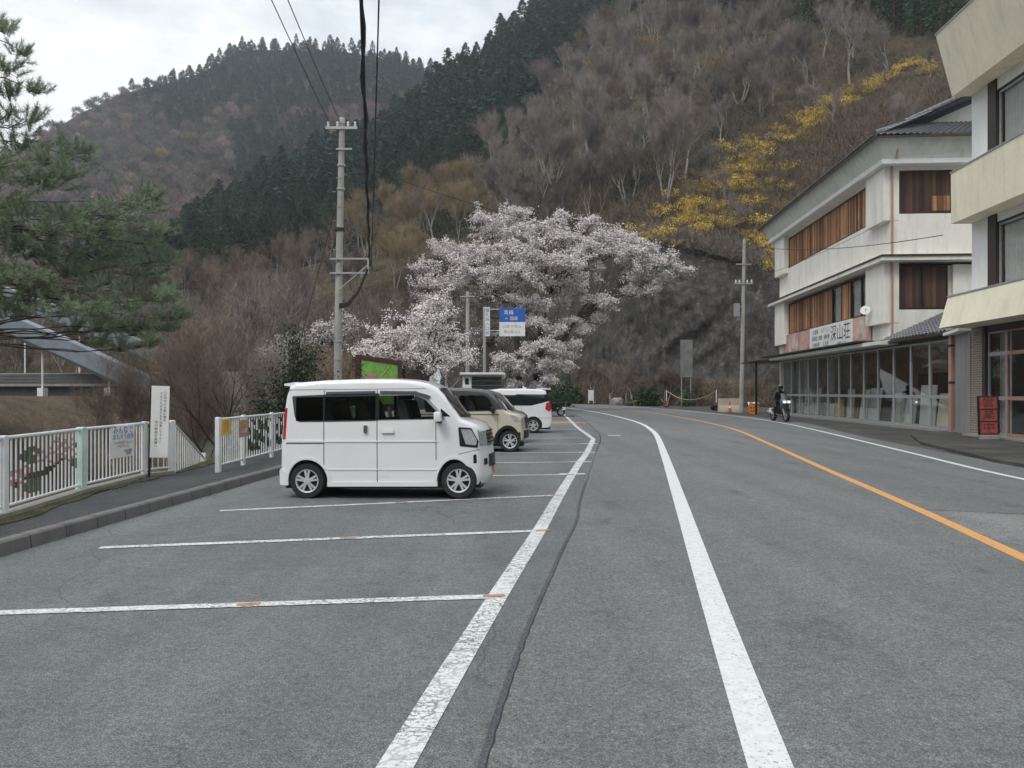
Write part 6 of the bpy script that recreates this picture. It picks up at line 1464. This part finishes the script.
part('wall', 'white_wall', sh, (.02, .3, LN, -1.6, 7.62, 7.955), (.02, .3, LN, -1.6, 12.25, 12.695), label='strip above the windows')
for z0, z1 in ((5.225, 7.955), (9.845, 12.695)): part('window_post', 'brown', sh, (-.04, .30, -1.6, -1.103, z0, z1))
for z0, z1 in ((5.23, 7.6), (9.85, 12.23)):
    for k in range(7):
        a, b_ = -1.63-k*1.5-1.5, -1.63-k*1.5; fr = MB(); t_ = .06
        fr.box(.06, .14, a, a+t_, z0, z1); fr.box(.06, .14, b_-t_, b_-.002, z0, z1); fr.box(.06, .139, a+t_, b_-t_, z0, z0+.07); fr.box(.06, .139, a+t_, b_-t_, z1-.07, z1); f = fr.build('window', MAT['brown' if k < 0 else 'alu'], sh)
        p = MB(); p.box(.09, .10, a+t_, b_-t_, z0+.07, z1-.07); p.build('pane', MAT['glass'], f)
        p = MB(); n = 24; p.add([(.20+.02*math.sin(q*1.9), a+.08+(1.34*q/n), z) for q in range(n+1) for z in (z0+.08, z1-.08)], [(2*q, 2*q+1, 2*q+3, 2*q+2) for q in range(n)]); p.build('curtain', MAT['paper'], f)
    part('window_header', 'black', sh, (.0, .16, LN, -1.603, z1+.002, z1+.06))
# ground floor
part('wall', 'brick', sh, (-.02, .6, -.75, .0, .02, 4.075), label='brick pillar at the end of the shop')
part('door_frame', 'brown', sh, (-.04, .3, -.95, -.753, .15, 4.07)); part('header', 'brown', sh, (.0, .3, LN, -.953, 3.85, 4.07))
for k in range(9):
    a, b_ = -.96-(k+1)*1.12, -.96-k*1.12; fr = MB(); t_ = .06; m = 'pipe' if k == 1 else 'alu'
    fr.box(.05, .13, a, a+t_, .15, 3.84); fr.box(.05, .13, b_-t_, b_-.002, .15, 3.84)
    for z in (.15, 1.42, 2.98): fr.box(.05, .129, a+t_, b_-t_, z, z+.13)
    fr.box(.05, .129, a+t_, b_-t_, 3.78, 3.84); f = fr.build('door', MAT[m], sh, 'glazed sliding door'+('' if m == 'alu' else ' with pinkish frame')); p = MB(); p.box(.085, .092, a+t_, b_-t_, .28, 3.78); p.build('pane', MAT['glass'], f)
part('interior_wall', 'shopwall', sh, (3, 3.2, LN, -.8, .1, 4.05)); part('interior_wall', 'grey', sh, (.62, 4.0, -.9, -.76, .1, 4.05)); part('interior_floor', 'conc', sh, (.31, 4, LN, -.9, .05, .16))
part('display_shelf', 'dboard', sh, (1.5, 2.2, -5.5, -2.6, .16, 2.2)); part('curtain', 'paper', sh, (.5, .52, -1.6, -1.0, .2, 3.8))
# yard wall between both buildings with a pink pipe
yw = thing('yard_wall', 'stained concrete wall filling the gap between inn and near building', 'wall', (18.25, 31.0, 0), math.atan2(-3.05, -1.05))
part('wall', 'conc', yw, (.05, 3.1, -.08, .12, .02, 4.0)); part('small_eave', 'inn_wall', yw, (.3, 3.0, -.45, .3, 4.0, 4.12), bevel=.01)
part('rail', 'brown', yw, (.9, .98, .12, .20, .1, 4.0), (1.7, 1.78, .12, .2, .1, 4.0))
pp = thing('drain_pipe', 'pinkish square drain pipe between the inn glazing and the concrete wall', 'pipe', (17.95, 30.55, .05)); part('pipe', 'pipe', pp, (-.13, .13, -.1, .1, 0, 3.95), bevel=.02); part('bracket', 'brown', pp, (-.15, .15, -.12, .12, 2.0, 2.08), (-.15, .15, -.12, .12, 3.5, 3.58))
# A-board / lit-style stand sign
ss = thing('stand_sign', 'red and black upright shop sign on a grey block base by the glass doors', 'sign', (16.15, 25.4, .09)); ss.rotation_euler = (0, R(-1.5), R(-22))
part('base', 'conc', ss, (-.28, .28, -.18, .18, 0, .16), bevel=.02); fr = part('frame', 'black', ss, (-.31, .31, -.07, .07, .17, 1.48), bevel=.01)
MAT['fadered'] = M('faded_red', (.30, .06, .05), .6, var=.35, scale=9)
for k, ch in enumerate('営業中'):
    p = part('red_panel', 'fadered', fr, (-.25, .25, -.085, -.072, 1.05-k*.42, 1.43-k*.42)); write('lettering', ch, .36, MAT['brown'], p, (0, -.09, 1.24-k*.42), FR)
# ------------------------------------------------------------------ far roadside things
def cone(label, loc, h=.7):
    o = thing('traffic_cone', label, 'traffic cone', loc); mb = MB(); mb.lathe([(.14, .03), (.13, .1), (.03, h)], 14); c = mb.build('cone', MAT['red'], o, smooth=True)
    mb = MB(); mb.lathe([(.105, h*.42), (.075, h*.62)], 14, 'z', (0, 0, .004)); 
    mb = MB(); mb.lathe([(.108, h*.40), (.078, h*.62)], 14); mb.build('white_band', MAT['paper'], c, smooth=True)
    mb = MB(); mb.box(-.2, .2, -.2, .2, 0, .03); mb.build('base', MAT['black'], o)
cone('red traffic cone standing in front of the beige concrete barrier', (17.9, 61.6, 0), .95); cone('red traffic cone between the barrier and the orange crate', (19.3, 60.0, 0), 1.1)
b_ = thing('concrete_barrier', 'beige concrete barrier block beside the foot of the slender pole', 'barrier', (17.6, 63.3, 0), R(-6)); mb = MB(); mb.prism([(-.35, 0), (.35, 0), (.30, .25), (.14, .6), (.12, 1.15), (-.12, 1.15), (-.14, .6), (-.30, .25)], 'x', -.2, 1.8); mb.build('block', M('beige_concrete', (.42, .38, .29), .85), b_, bevel=.02)
oc = thing('orange_crate', 'orange slatted plastic crate with a white cloth thrown over it', 'crate', (18.85, 58.6, 0), R(-8)); mb = MB()
for z in (0.02, .28, .56): mb.box(-.35, .35, -.3, .3, z, z+.12)
for x in (-.35, -.15, .05, .27): mb.box(x, x+.08, -.302, .302, .02, .68)
mb.build('crate_body', MAT['orange'], oc)
cl_ = MB(); n = 8; cl_.add([(18.5+.8*i/n, 58.35+.6*j/n, .74+.08*math.sin(i*1.3+j)+.10*math.cos(j*.9)) for j in range(n+1) for i in range(n+1)], [(j*(n+1)+i, j*(n+1)+i+1, (j+1)*(n+1)+i+1, (j+1)*(n+1)+i) for j in range(n) for i in range(n)])
co_ = cl_.build('cloth', MAT['paper'], smooth=True); sd2 = co_.modifiers.new('t', 'SOLIDIFY'); sd2.thickness = .02; tag(co_, 'crumpled white cloth lying on top of the orange crate', 'cloth')
def rope_post(label, loc, h=1.9, base='black'):
    o = thing('rope_post', label, 'post', loc); mb = MB(); mb.tube([(0, 0, .1), (0, 0, h)], .05, 8); mb.build('post', MAT['wpaint'], o, smooth=True)
    mb = MB(); mb.lathe([(.26, 0), (.24, .12), (.08, .18)], 14); mb.build('base', MAT[base], o, smooth=True); mb = MB(); mb.lathe([(.10, .2), (.075, .75)], 10); mb.build('sleeve', MAT['red'], o, smooth=True)
rope_post('white post with red sleeve holding the left end of the yellow rope', (17.1, 83, 0)); rope_post('white post holding the right end of the yellow rope near the barrier', (19.4, 71.2, 0))
pts = [Vector((17.1, 83, 1.85)).lerp(Vector((19.4, 71.2, 1.85)), i/20)-Vector((0, 0, .95*4*(i/20)*(1-i/20))) for i in range(21)]
mb = MB(); mb.tube(pts, .035, 6); tag(mb.build('rope', M('yellow_rope', (.5, .42, .2), .8), smooth=True), 'sagging yellowish rope slung between two white posts', 'rope')
g = np.random.default_rng(5)
for (px, Y, s, lb) in ((708, 70, .5, 'dark tub left of the beige barrier'), ):
    pass
def lump(name, label, cat, loc, sz, mat):
    bm = bmesh.new(); bmesh.ops.create_icosphere(bm, subdivisions=2, radius=1)
    for v in bm.verts: v.co *= 1+g.uniform(-.16, .16); v.co = Vector((v.co.x*sz[0], v.co.y*sz[1], (v.co.z+.75)*sz[2]))
    me = bpy.data.meshes.new(name); bm.to_mesh(me); bm.free(); me.materials.append(MAT[mat]); o = link(name, me); o.location = loc; return tag(o, label, cat)
lump('stone', 'low pale stone at the bend left of the white stand', 'stone', (6.6, 110, 0), (1.1, .5, .35), 'conc'); lump('stone', 'flat whitish stone just right of the leftmost low stone', 'stone', (8.2, 107.5, 0), (.9, .5, .3), 'conc')
lump('stone', 'grey stone left of the yellow tub at the road bend', 'stone', (13.2, 94.5, 0), (.8, .5, .6), 'conc'); lump('stone', 'flat dark stone touching the yellow tub', 'stone', (14.4, 92.5, 0), (.7, .4, .25), 'seam')
lump('sandbag', 'dark sandbag at the foot of the right rope post', 'sandbag', (18.9, 69.3, 0), (.55, .4, .35), 'black'); lump('sandbag', 'dark green sandbag in front of the barrier', 'sandbag', (18.1, 64.7, 0), (.5, .4, .3), 'bush')
tb = thing('yellow_tub', 'small yellow tub on the far verge of the bend', 'tub', (15.1, 91.5, 0)); mb = MB(); mb.lathe([(.26, 0), (.34, .55), (.37, .58), (.37, .62)], 16); mb.build('tub', MAT['yellow'], tb, smooth=True)
mb = MB(); mb.lathe([(.2, .58), (.2, .66), (.05, .70)], 12); mb.build('lid', MAT['orange'], tb, smooth=True)
wc = thing('white_stand', 'slim white roadside cabinet standing at the apex of the bend', 'cabinet', (10.95, 104, 0)); part('leg', 'wpaint', wc, (-.38, -.28, -.1, .1, 0, 2.0)); part('leg', 'wpaint', wc, (.28, .38, -.1, .1, 0, 2.0)); part('panel', 'paper', wc, (-.28, .28, -.05, .05, .5, 1.95)); part('base', 'black', wc, (-.6, .8, -.25, .25, 0, .12)); 
wf = thing('tube_rack', 'narrow white tubular frame on the left of the bend', 'frame', (6.75, 98, 0)); mb = MB(); mb.tube([(-.3, 0, 0), (-.3, 0, 2.1), (.3, 0, 2.2), (.3, 0, 0)], .06, 8); mb.build('frame', MAT['wpaint'], wf); part('base', 'black', wf, (-.45, .45, -.2, .2, 0, .1))
for i, x in enumerate((610, 626, 645)):
    Y = 101-i*2.5; o = thing('marker_post', ('leftmost', 'middle', 'rightmost')[i]+' of three slim white marker posts along the bend', 'post', ((x-512)/F*Y, Y, 0)); mb = MB(); mb.tube([(0, 0, 0), (0, 0, 1.5)], .05, 8); mb.build('post', MAT['wpaint'], o); mb = MB(); mb.lathe([(.055, 1.2), (.055, 1.35)], 8); mb.build('reflector', MAT['orange'], o)
cp = thing('cliff_panel', 'upright grey metal sheet panel on two legs at the foot of the dark cliff', 'panel', (20.35, 87.5, 0), R(5)); mb = MB(); mb.box(-.72, .72, -.04, .04, 3.55, 7.7); mb.build('sheet', M('weathered_sheet', (.21, .22, .215), .5, .3, var=.35, scale=1.2), cp, bevel=.01)
part('leg', 'grey', cp, (-.6, -.5, .05, .15, 0, 7.5)); part('leg', 'grey', cp, (.5, .6, .05, .15, 0, 7.5))
part('frame', 'conc', cp, (-.76, .76, -.06, .0, 7.70, 7.78), (-.76, .76, -.06, .0, 3.47, 3.549))

# ------------------------------------------------------------------ air
mb = MB(); mb.box(-900, 700, -40, 1000, -14, 460)
hz = mb.build('haze', nt('haze_air')[0]); tag(hz, 'thin bluish mountain haze', 'haze', kind='stuff')
t = hz.data.materials[0].node_tree; t.nodes.clear(); o = N(t, 'ShaderNodeOutputMaterial'); pv = N(t, 'ShaderNodeVolumePrincipled')
pv.inputs['Color'].default_value = (.86, .92, 1, 1); pv.inputs['Density'].default_value = HAZE; pv.inputs['Anisotropy'].default_value = .3
t.links.new(pv.outputs[0], o.inputs['Volume'])
if HAZE <= 0: bpy.data.objects.remove(hz)
